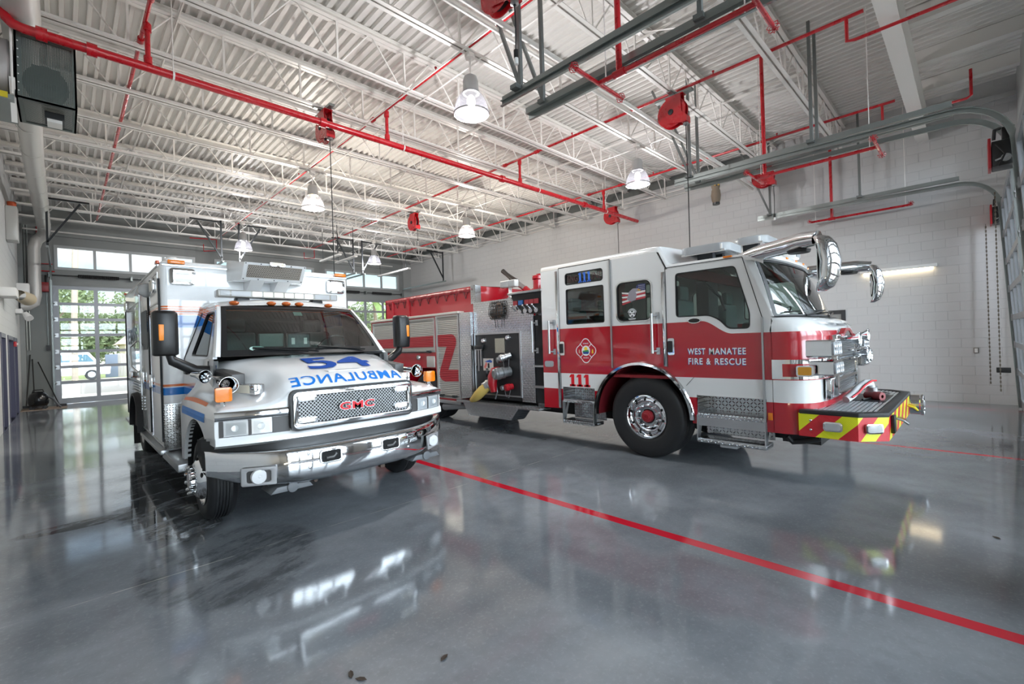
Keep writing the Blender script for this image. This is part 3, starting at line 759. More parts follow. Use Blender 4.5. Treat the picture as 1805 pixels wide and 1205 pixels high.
# plastic owl hung from the ceiling
ow = T('owl_decoy', 'small brown owl decoy hanging on a line before the block wall', 'decoy', (11.7, 4.45, 4.95))
ox, oy, oz = 11.7, 4.45, 4.95
MB().lathe([(0, 0), (.07, .0), (.1, .08), (.115, .2), (.1, .32), (.085, .36), (.1, .42), (.1, .47), (.06, .53), (0, .54)], (ox, oy, oz), n=16).build('body', pm('owl_feathers', '7a6a58', .7, var=.6), ow)
e = MB()
for s in (-1, 1):
    e.cyl((ox-.05+s*.03, oy-.08-s*.03, oz+.5), (ox-.05+s*.045, oy-.08-s*.045, oz+.6), .03, .002, n=8)
e.each('ear_tuft', pm('owl_dark', '4a3d30', .7), ow)
e = MB()
for s in (-1, 1): e.cyl((ox-.07+s*.03, oy-.05-s*.03, oz+.44), (ox-.09+s*.03, oy-.06-s*.03, oz+.44), .022, n=10)
e.each('eye', pm('owl_eye', 'c99a28', .3), ow)
MB().cyl((ox-.09, oy-.06, oz+.43), (ox-.12, oy-.08, oz+.39), .014, .002, n=6).build('beak', M_BLACK, ow)
MB().lathe([(.085, 0), (.085, -.05), (0, -.05)], (ox, oy, oz+.02), n=14).build('base', M_BLACK, ow)
MB().tube([(ox, oy, oz+.53), (ox, oy, 6.12)], .003, n=5).build('line', M_DARKSTEEL, ow)
# left wall fittings
o = T('twin_flood_lamp', 'white twin emergency lamp on the left wall by the far corner', 'emergency light', (-.85, 20.5, 2.9))
MB().box(-1, -.86, 20.1, 20.8, 3.0, 3.14).build('case', M_WHITE, o, bevel=.01)
h = MB()
for y in (20.2, 20.7): h.cyl((-.8, y, 3.0), (-.72, y-.1, 2.86), .07, .1, n=14)
h.each('head', M_WHITE, o)
o = T('wall_fan_light', 'pale wall lamp with tan shade high on the left wall', 'wall lamp', (-.85, 15.6, 3.0))
MB().box(-1, -.72, 15.1, 15.8, 3.05, 3.25).build('case', M_WHITE, o, bevel=.02)
MB().cyl((-.72, 15.9, 3.15), (-.6, 16.6, 3.12), .12, .16, n=16, cap=False).build('shade', pm('tan_shade', 'b3a68c', .6), o)
o = T('siren_horn', 'grey horn beside the tan shaded lamp on the left wall', 'speaker', (-.8, 21.3, 3.3))
MB().box(-1, -.72, 20.9, 21.4, 3.55, 4.0).build('case', M_WHITE, o, bevel=.01)
o = MB().box(-1, -.93, 18.85, 19.0, 1.98, 2.12).ob('fire_alarm', M_RED, 'small red fire alarm pull above the far left doors', 'alarm', bevel=.01)
MB().box(-.93, -.9, 18.9, 18.95, 2.02, 2.08).build('strobe', M_WHITE, o)
o = MB().box(-1, -.78, 17.6, 18.1, 4.75, 5.65).ob('wall_cabinet', pm('pale_metal', 'c2c3c0', .4, .2), 'pale tall wall unit with an orange top on the left wall', 'cabinet', bevel=.02)
MB().cyl((-.89, 17.85, 5.65), (-.89, 17.85, 5.8), .09, n=12).build('beacon', pm('orange_beacon', 'c9572e', .4), o)
for i, x in enumerate((-.93, -.86, -.79)):
    MB().tube([(x, 22.2, 1.9 if i else 2.3), (x, 22.2, 6.1)], .022, n=8).ob('corner_conduit', M_GALV, 'grey conduit up the far left corner, ' + ('left', 'middle', 'right')[i] + ' one of three', 'conduit')
o = MB().tube([(-.55, 22.25, 6.1), (-.55, 22.25, 4.85), (-.2, 22.25, 4.85)], .022, n=8).tube([(-.55, 22.25, 4.85), (-.52, 22.25, 4.6), (-.15, 22.25, 4.6)], .022, n=8).ob('corner_sprinkler_pipe', M_RED, 'red pipe dropping in the far left corner to a bent arm', 'pipe')
o = MB().tube([(-.36, 22.34, 2.05), (-.36, 22.34, 3.9)], .012, n=6).ob('switch_conduit', M_GALV, 'thin conduit down to the black switch beside the far door', 'conduit')
MB().box(-.41, -.31, 22.28, 22.35, 1.88, 2.06).build('switch', M_BLACK, o)
# cleaning gear in the far left corner
o = T('wet_vacuum', 'black wet vacuum cleaner on a mat in the far left corner', 'vacuum cleaner', (-.62, 21.0, 0))
MB().lathe([(.0, .12), (.2, .12), (.24, .2), (.25, .36), (.2, .48), (.1, .56), (0, .57)], (-.6, 20.95, 0), n=20).build('tank', pm('gloss_black', '0d0e10', .2), o)
MB().tube([(-.75, 20.95, .48), (-.7, 20.95, .62), (-.5, 20.95, .62), (-.45, 20.95, .48)], .02, n=8).build('handle', M_BLACK, o)
MB().tube([(-.4, 20.9, .4), (-.25, 20.75, .3), (-.15, 20.7, .1), (-.1, 20.75, .04)], .03, n=8).build('hose', pm('grey_hose', '5b5e63', .5), o)
w = MB()
for a in range(4): w.cyl((-.6+.2*math.cos(a*PI/2+.7), 20.95+.2*math.sin(a*PI/2+.7), .06), (-.6+.2*math.cos(a*PI/2+.7), 20.98+.2*math.sin(a*PI/2+.7), .06), .06, n=10)
w.each('caster', M_BLACK, o); MB().cyl((-.6, 20.95, .06), (-.6, 20.95, .14), .2, n=16).build('base', M_BLACK, o)
MB().box(-.98, .05, 20.6, 21.6, .001, .012).ob('floor_mat', pm('tan_mat', '9c8b7c', .8), 'thin tan mat under the vacuum in the far corner', 'mat', smooth=0)
for i, (a, b, lab) in enumerate((((-.9, 21.6, .02), (-.8, 22.3, 1.75), 'dark broom leaning in the far corner, leftmost'), ((-.7, 21.5, .02), (-.75, 22.3, 1.6), 'dark squeegee leaning in the far corner, middle'), ((-.12, 21.3, .02), (-.62, 22.3, 1.5), 'black pole slanting down to the floor by the far door'))):
    o = MB().tube([a, b], .016, n=8).ob('cleaning_pole', M_BLACK, lab, 'broom')
    MB().bar((a[0]-.08, a[1], .05), (a[0]+.16, a[1], .05), .05, .09).build('brush_head', M_BLACK, o)

# dry leaf scraps on the floor
for x, y, a, lab in ((1.396, 2.005, .3, 'lying alone in the open floor before the ambulance'), (1.0, 2.255, 1.2, 'left one of two near the bottom edge of the floor'), (1.02, 2.185, 2.2, 'right one of two near the bottom edge of the floor'), (5.178, -.087, .8, 'between the red line and the engine bumper')):
    l = MB(); c, s_ = math.cos(a), math.sin(a)
    P_ = lambda u, v, w: (x+u*c-v*s_, y+u*s_+v*c, .003+w+.004*abs(v)/.02)
    l.poly(P_, [(-.03, 0), (-.012, .012), (.012, .011), (.032, 0), (.012, -.011), (-.012, -.012)], t=.002)
    l.ob('dry_leaf', pm('dry_leaf_brown', '3c3129', .8), 'tiny brown dry leaf scrap, ' + lab, 'leaf', smooth=0)
# ------------------------------------------------------------------ wheels (both vehicles)
M_TYRE = pm('tyre_rubber', '1a1b1d', .55, var=.25)
M_BLACKHOLE = pm('dark_void', '08090a', .8)
def wheel(root, xo, y, z, r, w, rr, style, sgn=1):
    """xo: X of the outer tyre face; sgn +1: the tyre goes towards +X"""
    F = lambda d: xo+sgn*d
    W = MB(); e = .03
    pr = [(rr+.0, .03), (rr+.02, .012), (rr+.05, .004), (r*.80, 0.0), (r*.88, .004), (r*.94, .018), (r*.975, .04), (r-.006, .055)]
    tread = []
    g = 5
    for k in range(g+1):
        a = .06+(w-.12)*k/g
        tread += [(r, a), ] if k in (0,) else [(r, a-.012), (r-.014, a-.010), (r-.014, a-.003), (r, a-.001)] if k < g else [(r, a)]
    pr += tread
    pr += [(r-.006, w-.055), (r*.94, w-.018), (r*.85, w), (rr+.02, w-.01), (rr, w-.03)]
    W.lathe(pr, (xo, y, z), (sgn, 0, 0), n=64)
    wo = W.build('wheel', M_TYRE, root, smooth=40)
    m = MB()
    if style == 'engine':
        m.lathe([(rr+.004, .02), (rr+.004, .008), (rr-.012, .006), (rr-.022, .02), (rr-.03, .05), (rr-.045, .065), (rr-.055, .06), (rr-.075, .058), (.205, .06), (.20, .075), (.19, .078), (.10, .078), (.10, .2)], (xo, y, z), (sgn, 0, 0), n=48)
        m.build('rim', M_CHROME, wo)
        h = MB()
        for k in range(10):
            a = 2*PI*(k+.3)/10; h.sphere((F(.056), y+.237*math.cos(a), z+.237*math.sin(a)), .016, 10, 6, (.5, 1, 1.3))
        h.each('vent_hole', M_BLACKHOLE, wo)
        for k in range(10):
            a = 2*PI*(k+.5)/10; c = (xo, y+.155*math.cos(a), z+.155*math.sin(a))
            MB().lathe([(.022, .078), (.02, .062), (.016, .055), (.014, .03), (.01, .02), (0, .018)], c, (sgn, 0, 0), n=10).build('lug_nut', M_CHROME, wo)
        MB().lathe([(.088, .08), (.085, .05), (.075, .03), (.05, .024), (.046, .012), (.028, .01), (.026, .018), (0, .02)], (xo, y, z), (sgn, 0, 0), n=24).build('hub', pm('red_hub', '8d1a24', .4), wo)
    elif style == 'ambulance':   # dished front cover with long nut covers that stand out
        m.lathe([(rr+.004, .02), (rr+.004, .006), (rr-.012, .004), (rr-.018, .02), (rr-.028, .035), (rr-.04, .03), (.195, -.012), (.175, -.035), (.155, -.05), (.14, -.06), (.10, -.06), (.0, -.06)], (xo, y, z), (sgn, 0, 0), n=40)
        m.build('rim', M_CHROME, wo)
        h = MB()
        for k in range(5):
            a = 2*PI*(k+.2)/5; h.sphere((F(-.018), y+.186*math.cos(a), z+.186*math.sin(a)), .02, 10, 6, (.6, 1, 1.3))
        h.each('vent_hole', M_BLACKHOLE, wo)
        for k in range(10):
            a = 2*PI*(k+.5)/10; c = (xo, y+.125*math.cos(a), z+.125*math.sin(a))
            MB().lathe([(.016, -.05), (.016, -.085), (.02, -.088), (.017, -.105), (.008, -.112), (0, -.112)], c, (sgn, 0, 0), n=10).build('lug_nut', M_CHROME, wo)
        MB().lathe([(.095, -.06), (.092, -.09), (.08, -.10), (0, -.104)], (xo, y, z), (sgn, 0, 0), n=24).build('hub', M_CHROME, wo)
    else:
        m.lathe([(rr+.004, .02), (rr-.012, .01), (rr-.03, .06), (.12, .12), (.1, .09), (0, .09)], (xo, y, z), (sgn, 0, 0), n=32)
        m.build('rim', M_ALU, wo)
    return wo

# ------------------------------------------------------------------ fire engine
def m_truckpaint():
    t = NT('red_white_engine_paint'); o, x, y, z = t.obj()
    y = t.math('ADD', y, 3.2)
    s = t.ramp(y, 2.02, 2.38)
    belt = t.math('ADD', 1.676, t.math('MULTIPLY', s, .166))
    red = t.math('LESS_THAN', z, belt)
    w = t.math('MULTIPLY', t.math('GREATER_THAN', z, .886), t.math('LESS_THAN', z, 1.137))
    red = t.math('MULTIPLY', red, t.math('SUBTRACT', 1., w))
    c = t.mix(red, lin('d9dad9'), lin('a80a1e'))
    return t.pbr(c, .22, 0., None, Coat_Weight=.8, Coat_Roughness=.04)
M_TP = m_truckpaint()
M_TRED = pm('engine_red_paint', 'a50a1d', .25, Coat_Weight=.8, Coat_Roughness=.05)
M_TWHITE = pm('engine_white_paint', 'dcdddc', .25, Coat_Weight=.6)
M_DP_S = diamond('tread_plate_side', 'y', 'z', 'd0d2d4', .042); M_DP_T = diamond('tread_plate_top', 'x', 'y', 'd0d2d4', .042); M_DP_F = diamond('tread_plate_front', 'x', 'z')
M_TINT = glass_mat('tinted_cab_glass', (.62, .68, .66), 1.1)
M_WSG = glass_mat('windshield_glass', (.66, .80, .75), 1.8)
M_INT = pm('red_cab_lining', '8a1c24', .6); M_INTD = pm('dark_cab_trim', '232628', .6); M_SEAT = pm('grey_green_seat', '4c5a58', .7)
M_GASKET = pm('window_gasket', '17181a', .5)
FX0, FX1, FXC = 5.67, 8.19, 6.93
fe = T('fire_engine', 'red and white fire engine parked in front of the block wall', 'fire engine', (FXC, 3.2, 0))
topwin = rrect(3.812, 4.522, 2.521, 2.708, .045)
win1 = rpoly([(4.518, 1.902), (4.512, 2.458), (3.806, 2.46), (3.804, 1.902)], .035)
win2 = rrect(3.052, 3.586, 1.90, 2.447, .09)
fwin = rpoly([(2.712, 1.907), (2.706, 2.478), (1.965, 2.478), (1.815, 1.915), (1.82, 1.726), (2.066, 1.73), (2.17, 1.845), (2.29, 1.905)], .05)
arch = [(4.003+.0, .57)]+[(3.268+.738*math.cos(R(a)), .57+.742*math.sin(R(a))) for a in range(6, 180, 6)]+[(2.53, .555)]
outline = [(5.03, .565), (5.03, 2.80), (2.96, 2.80), (2.84, 2.55), (1.885, 2.55), (1.60, 1.852), (1.60, .545), (1.672, .545), (1.672, .915), (2.458, .915), (2.47, .555), (2.53, .555)]+list(reversed(arch[1:-1]))+[(4.003, .574), (4.02, .92), (4.635, .92), (4.665, .572)]
for X, sg, nm in ((FX0, 1, 'cab_side'), (FX1, -1, 'cab_side')):
    p = MB().poly(fx(X, sg), outline, [topwin, win1, win2, fwin], t=.035)
    p.build(nm, M_TP, fe, smooth=0)
    g = MB()
    for w in (topwin, win1, win2, fwin): g.poly(fx(X-sg*.002, sg), w, [inset(w, .014)], t=.02)
    g.build('window_gasket', M_GASKET, fe, smooth=0)
    for w, nme in ((topwin, 'crew_door_transom'), (win1, 'crew_door_window'), (win2, 'cab_side_window'), (fwin, 'front_door_window')):
        MB().poly(fx(X+sg*.012, sg), w, t=.005).build(nme, M_TINT, fe, smooth=0)
MB().poly(fx(FX0-.006), rrect(3.035, 3.603, 1.883, 2.464, .1), [rrect(3.05, 3.588, 1.898, 2.449, .088)], t=.01).build('chrome_window_ring', M_CHROME, fe, smooth=0)
# roof
def rring(y, ze, cr, x0=FX0, x1=FX1):
    h = [(0, -.085), (.008, -.04), (.03, -.012), (.075, 0.0), (.3, .35*cr), (.7, .8*cr)]
    pts = [(x0+a, y, ze+b) for a, b in h]+[((x0+x1)/2, y, ze+cr)]+[(x1-a, y, ze+b) for a, b in reversed(h)]
    return pts
rf = MB().loft([rring(5.03, 2.885, .04), rring(3.0, 2.885, .04), rring(2.93, 2.875, .04), rring(2.815, 2.64, .09), rring(2.76, 2.618, .1), rring(1.9, 2.612, .1), rring(1.78, 2.60, .085), rring(1.70, 2.565, .06), rring(1.66, 2.54, .03)])
rf.poly(fy(5.03), [(FX0, .6), (FX1, .6), (FX1, 2.8), (FX1-.075, 2.885), (FX0+.075, 2.885), (FX0, 2.8)])
rf.build('cab_roof', M_TP, fe, smooth=50)
# windshield: a surface between two plan curves
def ws(u, v, off=0.):
    a = 2*u-1
    xb = FXC+1.215*a; xt = FXC+1.155*a
    cb = abs(a)**2.6
    yb = 1.33+.27*cb; yt = 1.655+.13*cb
    zb = 1.85; zt = 2.545-.005*cb
    s = .022*math.sin(PI*v)
    return (xb+(xt-xb)*v, yb+(yt-yb)*v-s-off, zb+(zt-zb)*v-s*.3+off*.4)
def wsgrid(u0, u1, v0, v1, off, nu=28, nv=8):
    return [[ws(u0+(u1-u0)*i/nu, v0+(v1-v0)*j/nv, off) for i in range(nu+1)] for j in range(nv+1)]
MB().loft(wsgrid(.0, 1, 0, 1, 0)).build('windshield', M_WSG, fe, smooth=60)
fr = MB()
for a, b, c, d in ((0, 1, 0, .035), (0, 1, .955, 1), (0, .022, 0, 1), (.978, 1, 0, 1)): fr.loft(wsgrid(a, b, c, d, .006))
fr.build('windshield_frame', M_GASKET, fe, smooth=60)
br = MB().loft([[ws(i/28, 1.0, -.02) for i in range(29)], [(ws(i/28, 1.0)[0], ws(i/28, 1.0)[1]-.03, ws(i/28, 1.0)[2]+.015) for i in range(29)], [(ws(i/28, 1.0)[0], ws(i/28, 1.0)[1]-.02, ws(i/28, 1.0)[2]+.07) for i in range(29)], [(ws(i/28, 1.0)[0], ws(i/28, 1.0)[1]+.08, ws(i/28, 1.0)[2]+.12) for i in range(29)]])
br.build('roof_brow', M_TWHITE, fe, smooth=60)
pl = MB()
for s in (0, 1):
    X = FX0 if s == 0 else FX1; q = 1 if s == 0 else -1
    rows = []
    for v in [k/8 for k in range(9)]:
        p = ws(s, v); e = (X, 1.60+(1.885-1.60)*v, 1.852+(2.56-1.852)*v)
        m = ((p[0]*.35+e[0]*.65)-q*.0, (p[1]*.8+e[1]*.2)-.02, e[2])
        rows.append([(X+q*.03, e[1]+.05, e[2]), e, (X+q*.012, e[1]-.03, e[2]), m, p])
    pl.loft(rows)
pl.each('windshield_pillar', M_TWHITE, fe, smooth=60)
# nose
PL = [(FX0, 1.605), (FX0, 1.50), (FX0+.02, 1.40), (FX0+.07, 1.31), (FX0+.15, 1.245), (FX0+.26, 1.205), (FX0+.42, 1.18), (FX0+.8, 1.165), (FXC, 1.16)]
PL = PL+[(2*FXC-x, y) for x, y in reversed(PL[:-1])]
WB = []
n = len(PL)
for i, (x, y) in enumerate(PL):
    u = min(max((x-(FXC-1.215))/2.43, 0), 1); p = ws(u, 0)
    WB.append((x if i in (0, n-1) else FXC+(x-FXC)*.985, min(p[1], y+.22) if 0 < i < n-1 else 1.605, 1.852))
def scal(k, z, yo=0): return [(FXC+(x-FXC)*k, y+yo, z) for x, y in PL]
top = [(x*.5+w[0]*.5, y*.62+w[1]*.38-.02, 1.80-(0 if 0 < i < n-1 else 0)) for i, ((x, y), w) in enumerate(zip(PL, WB))]
rings = [WB, top, [(x, y+.015, 1.70) for x, y in PL], [(x, y, 1.64) for x, y in PL], [(x, y, 1.3) for x, y in PL], [(x, y, .95) for x, y in PL], [(x, y+.0, .545) for x, y in PL]]
MB().loft(rings).build('cab_nose', M_TP, fe, smooth=50)
def wrap(z0, z1, off, i0, i1, mat, name, ends=True):
    a = []; 
    for z in (z0, z1):
        row = []
        for i in range(i0, i1):
            x, y = PL[i]; d = Vector((PL[min(i+1, n-1)][0]-PL[max(i-1, 0)][0], PL[min(i+1, n-1)][1]-PL[max(i-1, 0)][1])); nn = Vector((d.y, -d.x)).normalized()
            row.append((x+nn.x*off, y+nn.y*off, z))
        a.append(row)
    return MB().loft(a).build(name, mat, fe, smooth=50)
wrap(1.148, 1.365, .006, 0, n, M_CHROME, 'chrome_band')
wrap(1.178, 1.318, .010, 1, 5, M_TRED, 'red_band_inset')
MB().loft([[(p[0], p[1]-.015, p[2]+.004) for p in WB], [(x, y-.06, z-.012) for x, y, z in WB]]).build('cowl', M_GASKET, fe)
# wipers
for xa, xb, nm in ((6.2, 6.85, ''), (7.0, 7.65, '')):
    w = MB(); pa = ws((xa-5.715)/2.43, 0, .03); pb = ws((xb-5.715)/2.43, .10, .04); pc = ws((xa-.35-5.715)/2.43, .06, .03)
    w.tube([pa, ((pa[0]+pb[0])/2, (pa[1]+pb[1])/2-.02, (pa[2]+pb[2])/2), pb], .009, n=6); w.tube([pc, pb], .008, n=6)
    w.build('wiper', M_BLACK, fe)
# door seams, hinges, rails, handles
sm = MB()
def seam(pts, w=.008):
    for a, b in zip(pts[:-1], pts[1:]): sm.bar((FX0-.0005, a[0], a[1]), (FX0-.0005, b[0], b[1]), w, .004, up=(1, 0, 0))
seam([(4.665, .58), (4.648, 2.81), (3.69, 2.81), (3.69, 1.24)]); seam([(2.845, 1.26), (2.842, 2.568), (1.885, 2.568), (1.69, 1.85)]); seam([(2.5, 1.137), (2.6, 1.03)], .005)
sm.each('door_seam', M_GASKET, fe, smooth=0)
hn = MB()
hn.bar((FX0-.008, 3.69, 1.235), (FX0-.008, 3.69, 2.80), .02, .02).bar((FX0-.008, 1.69, .55), (FX0-.008, 1.69, 1.85), .02, .02)
hn.each('door_hinge', M_ALU, fe, smooth=0)
for y, z0, z1 in ((4.69, .58, 2.77), (2.87, 1.27, 2.52)):
    MB().box(FX0-.012, FX0, y-.02, y+.025, z0, z1).build('chrome_door_strip', M_CHROME, fe, bevel=.004)
for y, z0, z1, X in ((4.823, 1.45, 1.98, FX0), (3.017, 1.445, 1.98, FX0), (5.26, 1.47, 2.0, 5.74)):
    r = MB().tube([(X-.075, y, z0), (X-.075, y, z1)], .019, n=12)
    for z in (z0+.03, z1-.03): r.tube([(X-.075, y, z), (X-.01, y-.045, z)], .014, n=8).box(X-.012, X, y-.075, y-.025, z-.045, z+.045)
    r.build('grab_rail', M_ALU, fe)
for y, z in ((4.605, 1.53), (2.782, 1.53)):
    h = MB().poly(fx(FX0-.02), rrect(y-.045, y+.045, z-.11, z+.11, .02), t=.02).build('door_handle', M_CHROME, fe, smooth=0)
    MB().poly(fx(FX0-.03), rrect(y-.02, y+.04, z-.075, z+.075, .015), t=.012).build('latch', M_BLACK, h, smooth=0)
MB().sphere((FX0-.004, 2.47, 1.854), .085, 20, 8, (.08, 1, .42)).build('badge', M_BLACK, fe)
MB().poly(fx(FX0-.012), [(2.47+.083*math.cos(a*PI/16), 1.854+.035*math.sin(a*PI/16)) for a in range(32)], [[(2.47+.072*math.cos(a*PI/16), 1.854+.027*math.sin(a*PI/16)) for a in range(32)]], t=.006).build('badge_ring', M_CHROME, fe, smooth=0)
# markers
MB().poly(fx(FX0-.02), rrect(4.805, 4.98, 1.235, 1.33, .03), t=.02).build('side_marker_lamp', M_LENS, fe, smooth=0)
MB().box(FX0-.012, FX0, 1.612, 1.657, .683, .765).build('amber_reflector', M_AMBER, fe, bevel=.003)
MB().box(FX0+.0, FX0+.05, 2.0, 2.1, 2.583, 2.606).build('clearance_lamp', M_AMBER, fe, bevel=.004)
for u in (.12, .33, .5, .67, .9):
    p = ws(u, 1.0); MB().box(p[0]-.035, p[0]+.035, p[1]-.035, p[1]-.01, p[2]+.045, p[2]+.07).build('clearance_lamp', M_AMBER, fe, bevel=.006)
# lettering and emblems on the doors
M_SILVER = pm('silver_letter_film', 'e4e7e9', .6); M_BLUEL = pm('blue_letter_film', '1f4f9c', .4); M_REDL = pm('red_number_film', 'd41222', .4)
def side(y0, z0, off): return lambda u, v: (FX0-off, y0-u, z0+v)
for s, y0, z0, wd in (('WEST', 2.567, 1.428, .223), ('MANATEE', 2.296, 1.428, .424), ('FIRE', 2.562, 1.303, .181), ('&', 2.335, 1.303, .052), ('RESCUE', 2.231, 1.303, .357)):
    text(s, .078, side(y0+.006, z0-.008, .0015), .022, wd, spacing=1.15).build('door_lettering_shadow', M_BLUEL, fe, smooth=0)
    text(s, .078, side(y0, z0, .003), .016, wd, spacing=1.15).build('door_lettering', M_SILVER, fe, smooth=0)
nb = MB()
for k in range(3):
    y = 4.485-k*.137; nb.box(FX0-.003, FX0-.001, y-.088, y-.03, .94, 1.125); nb.box(FX0-.003, FX0-.001, y-.115, y, .936, .968); nb.poly(fx(FX0-.003), [(y-.03, 1.125), (y-.03, 1.085), (y, 1.07), (y, 1.098)], t=.002)
nb.build('door_number', M_REDL, fe, smooth=0)
nb = MB()
for k in range(3):
    y = 4.265-k*.083; nb.box(FX0+.009, FX0+.011, y-.05, y-.018, 2.54, 2.69); nb.box(FX0+.009, FX0+.011, y-.064, y, 2.535, 2.557); nb.poly(fx(FX0+.009), [(y-.018, 2.69), (y-.018, 2.665), (y, 2.655), (y, 2.672)], t=.002)
nb.build('window_number', pm('blue_number_film', '3f74d8', .4), fe, smooth=0)
M_FAINT = pm('faint_letter_film', '4a3034', .4)
text('ENG', .1, lambda u, v: (FX0+.0105, 4.47-u, 2.565+v), .0, .19).build('window_lettering', M_FAINT, fe, smooth=0)
text('INE', .1, lambda u, v: (FX0+.0105, 4.01-u, 2.565+v), .0, .17).build('window_lettering', M_FAINT, fe, smooth=0)
# maltese crest
cy_, cz_ = 4.157, 1.49
def crest(s):
    pts = []
    for q in range(4):
        b = q*90
        for a, r in ((-44, .150), (-34, .152), (-27, .160), (-18, .175), (-9, .186), (0, .190), (9, .186), (18, .175), (27, .160), (34, .152)):
            pts.append((cy_+s*r*math.cos(R(b+a)), cz_+s*r*math.sin(R(b+a))))
    return pts
MB().poly(fx(FX0-.0025), crest(1), [crest(.93)], t=.0015).build('crest_border', M_SILVER, fe, smooth=0)
cr = MB().poly(fx(FX0-.002), crest(.93), t=.001)
for q in range(4):
    a = R(45+q*90); cr.bar((FX0-.003, cy_+.085*math.cos(a), cz_+.085*math.sin(a)), (FX0-.003, cy_+.15*math.cos(a), cz_+.15*math.sin(a)), .01, .002, up=(1, 0, 0), mi=1)
C_ = lambda r, oy=0, oz=0, m=24: [(cy_+oy+r*math.cos(2*PI*i/m), cz_+oz+r*math.sin(2*PI*i/m)) for i in range(m)]
cr.poly(fx(FX0-.003), C_(.078), t=.001, mi=1).poly(fx(FX0-.004), C_(.03, .0, .03), t=.001, mi=2).poly(fx(FX0-.0045), [(cy_+.055, cz_-.0), (cy_-.05, cz_+.015), (cy_-.055, cz_-.015), (cy_+.06, cz_-.02)], t=.001, mi=3).poly(fx(FX0-.0045), [(cy_+.06, cz_-.02), (cy_-.06, cz_-.015), (cy_-.045, cz_-.05), (cy_+.045, cz_-.05)], t=.001, mi=4)
cr.poly(fx(FX0-.003), [(cy_-.105, cz_-.04), (cy_-.14, cz_-.04), (cy_-.13, cz_+.02), (cy_-.115, cz_+.02)], t=.001, mi=2).poly(fx(FX0-.003), [(cy_+.11, cz_-.04), (cy_+.135, cz_-.035), (cy_+.13, cz_+.02), (cy_+.115, cz_+.015)], t=.001, mi=5)
cr.build('door_crest', [pm('crest_red', 'b3122a', .35), M_SILVER, pm('crest_yellow', 'e8c531', .4), pm('crest_green', '3a8a4a', .4), pm('crest_blue', '243f8c', .4), pm('crest_tan', 'c9a58a', .4)], fe, smooth=0)
text('FIRE & RESCUE', .02, lambda u, v: (FX0-.003, cy_-u, cz_-.118+v), .02, .1, 'CENTER').build('crest_lettering', M_SILVER, fe, smooth=0)
text('WEST MANATEE', .02, lambda u, v: (FX0-.003, cy_-u, cz_+.1+v), .02, .1, 'CENTER').build('crest_lettering', M_SILVER, fe, smooth=0)
# flag decal and seal on the rear cab window
fl = MB(); XW = FX0+.0095
for k in range(7):
    z0 = 2.20+k*.0285
    if z0 < 2.30: fl.poly(fx(XW), [(3.34, z0-.02), (3.14, z0), (3.14, z0+.0285), (3.34, z0+.0085)], t=.001, mi=k % 2)
for k in range(6):
    z0 = 2.13+k*.022; fl.poly(fx(XW), [(3.50, z0+.01*k), (3.37, z0+.03), (3.37, z0+.052), (3.51, z0+.022+.01*k)], t=.001, mi=k % 2)
fl.poly(fx(XW), [(3.26, 2.31), (3.14, 2.31), (3.135, 2.40), (3.24, 2.405), (3.28, 2.37)], t=.001, mi=2)
fl.poly(fx(XW-.001), [(3.43, 2.20), (3.36, 2.17), (3.29, 2.19), (3.27, 2.26), (3.29, 2.30), (3.22, 2.31), (3.25, 2.345), (3.33, 2.35), (3.39, 2.31)], t=.001, mi=3)
fl.poly(fx(XW-.0015), [(3.25, 2.345), (3.215, 2.325), (3.205, 2.30), (3.235, 2.31), (3.26, 2.315)], t=.001, mi=4)
for a in range(5):
    for b in range(3): fl.poly(fx(XW-.001), [(3.155+a*.02+.005*math.cos(q*PI/3), 2.33+b*.025+.005*math.sin(q*PI/3)) for q in range(6)], t=.0005, mi=1)
fl.build('flag_decal', [pm('decal_red', 'a8353d', .5), pm('decal_white', 'd8d4d2', .5), pm('decal_navy', '2c3563', .5), pm('decal_grey', '8d8890', .6), pm('decal_beak', 'b58d4a', .5)], fe, smooth=0)
se = MB(); D_ = lambda r, m=28: [(3.353+r*math.cos(2*PI*i/m), 2.0+r*math.sin(2*PI*i/m)) for i in range(m)]
se.poly(fx(XW), D_(.05), [D_(.044)], t=.001)
for q in range(4): se.bar((XW, 3.353, 2.0), (XW, 3.353+.042*math.cos(q*PI/2+.78), 2.0+.042*math.sin(q*PI/2+.78)), .022, .001, up=(1, 0, 0))
se.build('seal_decal', M_SILVER, fe, smooth=0)
ring = MB()
for i in range(14):
    a = R(20+i*140/13); ring.poly(fx(XW), [(3.353+r*math.cos(b), 2.0+r*math.sin(b)) for r, b in ((.056, a-.05), (.074, a-.04), (.074, a+.04), (.056, a+.05))], t=.001)
ring.box(XW, XW+.001, 3.30, 3.41, 1.925, 1.935).box(XW, XW+.001, 3.31, 3.40, 1.91, 1.918).build('seal_lettering', M_SILVER, fe, smooth=0)
# fender trim and well
outer = [(3.268+.765*math.cos(R(a)), .57+.765*math.sin(R(a))) for a in range(-2, 183, 5)]
inner = [(3.268+.70*math.cos(R(a)), .57+.70*math.sin(R(a))) for a in range(-2, 183, 5)]
tr = MB(); tr.loft([[(FX0-.0, y, z) for y, z in outer], [(FX0-.03, y, z) for y, z in [(3.268+.75*math.cos(R(a)), .57+.75*math.sin(R(a))) for a in range(-2, 183, 5)]], [(FX0-.03, y, z) for y, z in [(3.268+.715*math.cos(R(a)), .57+.715*math.sin(R(a))) for a in range(-2, 183, 5)]], [(FX0+.02, y, z) for y, z in inner]])
tr.build('fender_trim', M_CHROME, fe, smooth=60)
MB().loft([[(FX0+.02, y, z) for y, z in inner], [(FX0+.62, y, z) for y, z in inner]]).poly(fx(FX0+.62), inner).build('wheel_well', pm('dark_red_well', '5c0f17', .5), fe, smooth=60)
wheel(fe, FX0+.035, 3.215, .566, .566, .40, .297, 'engine')
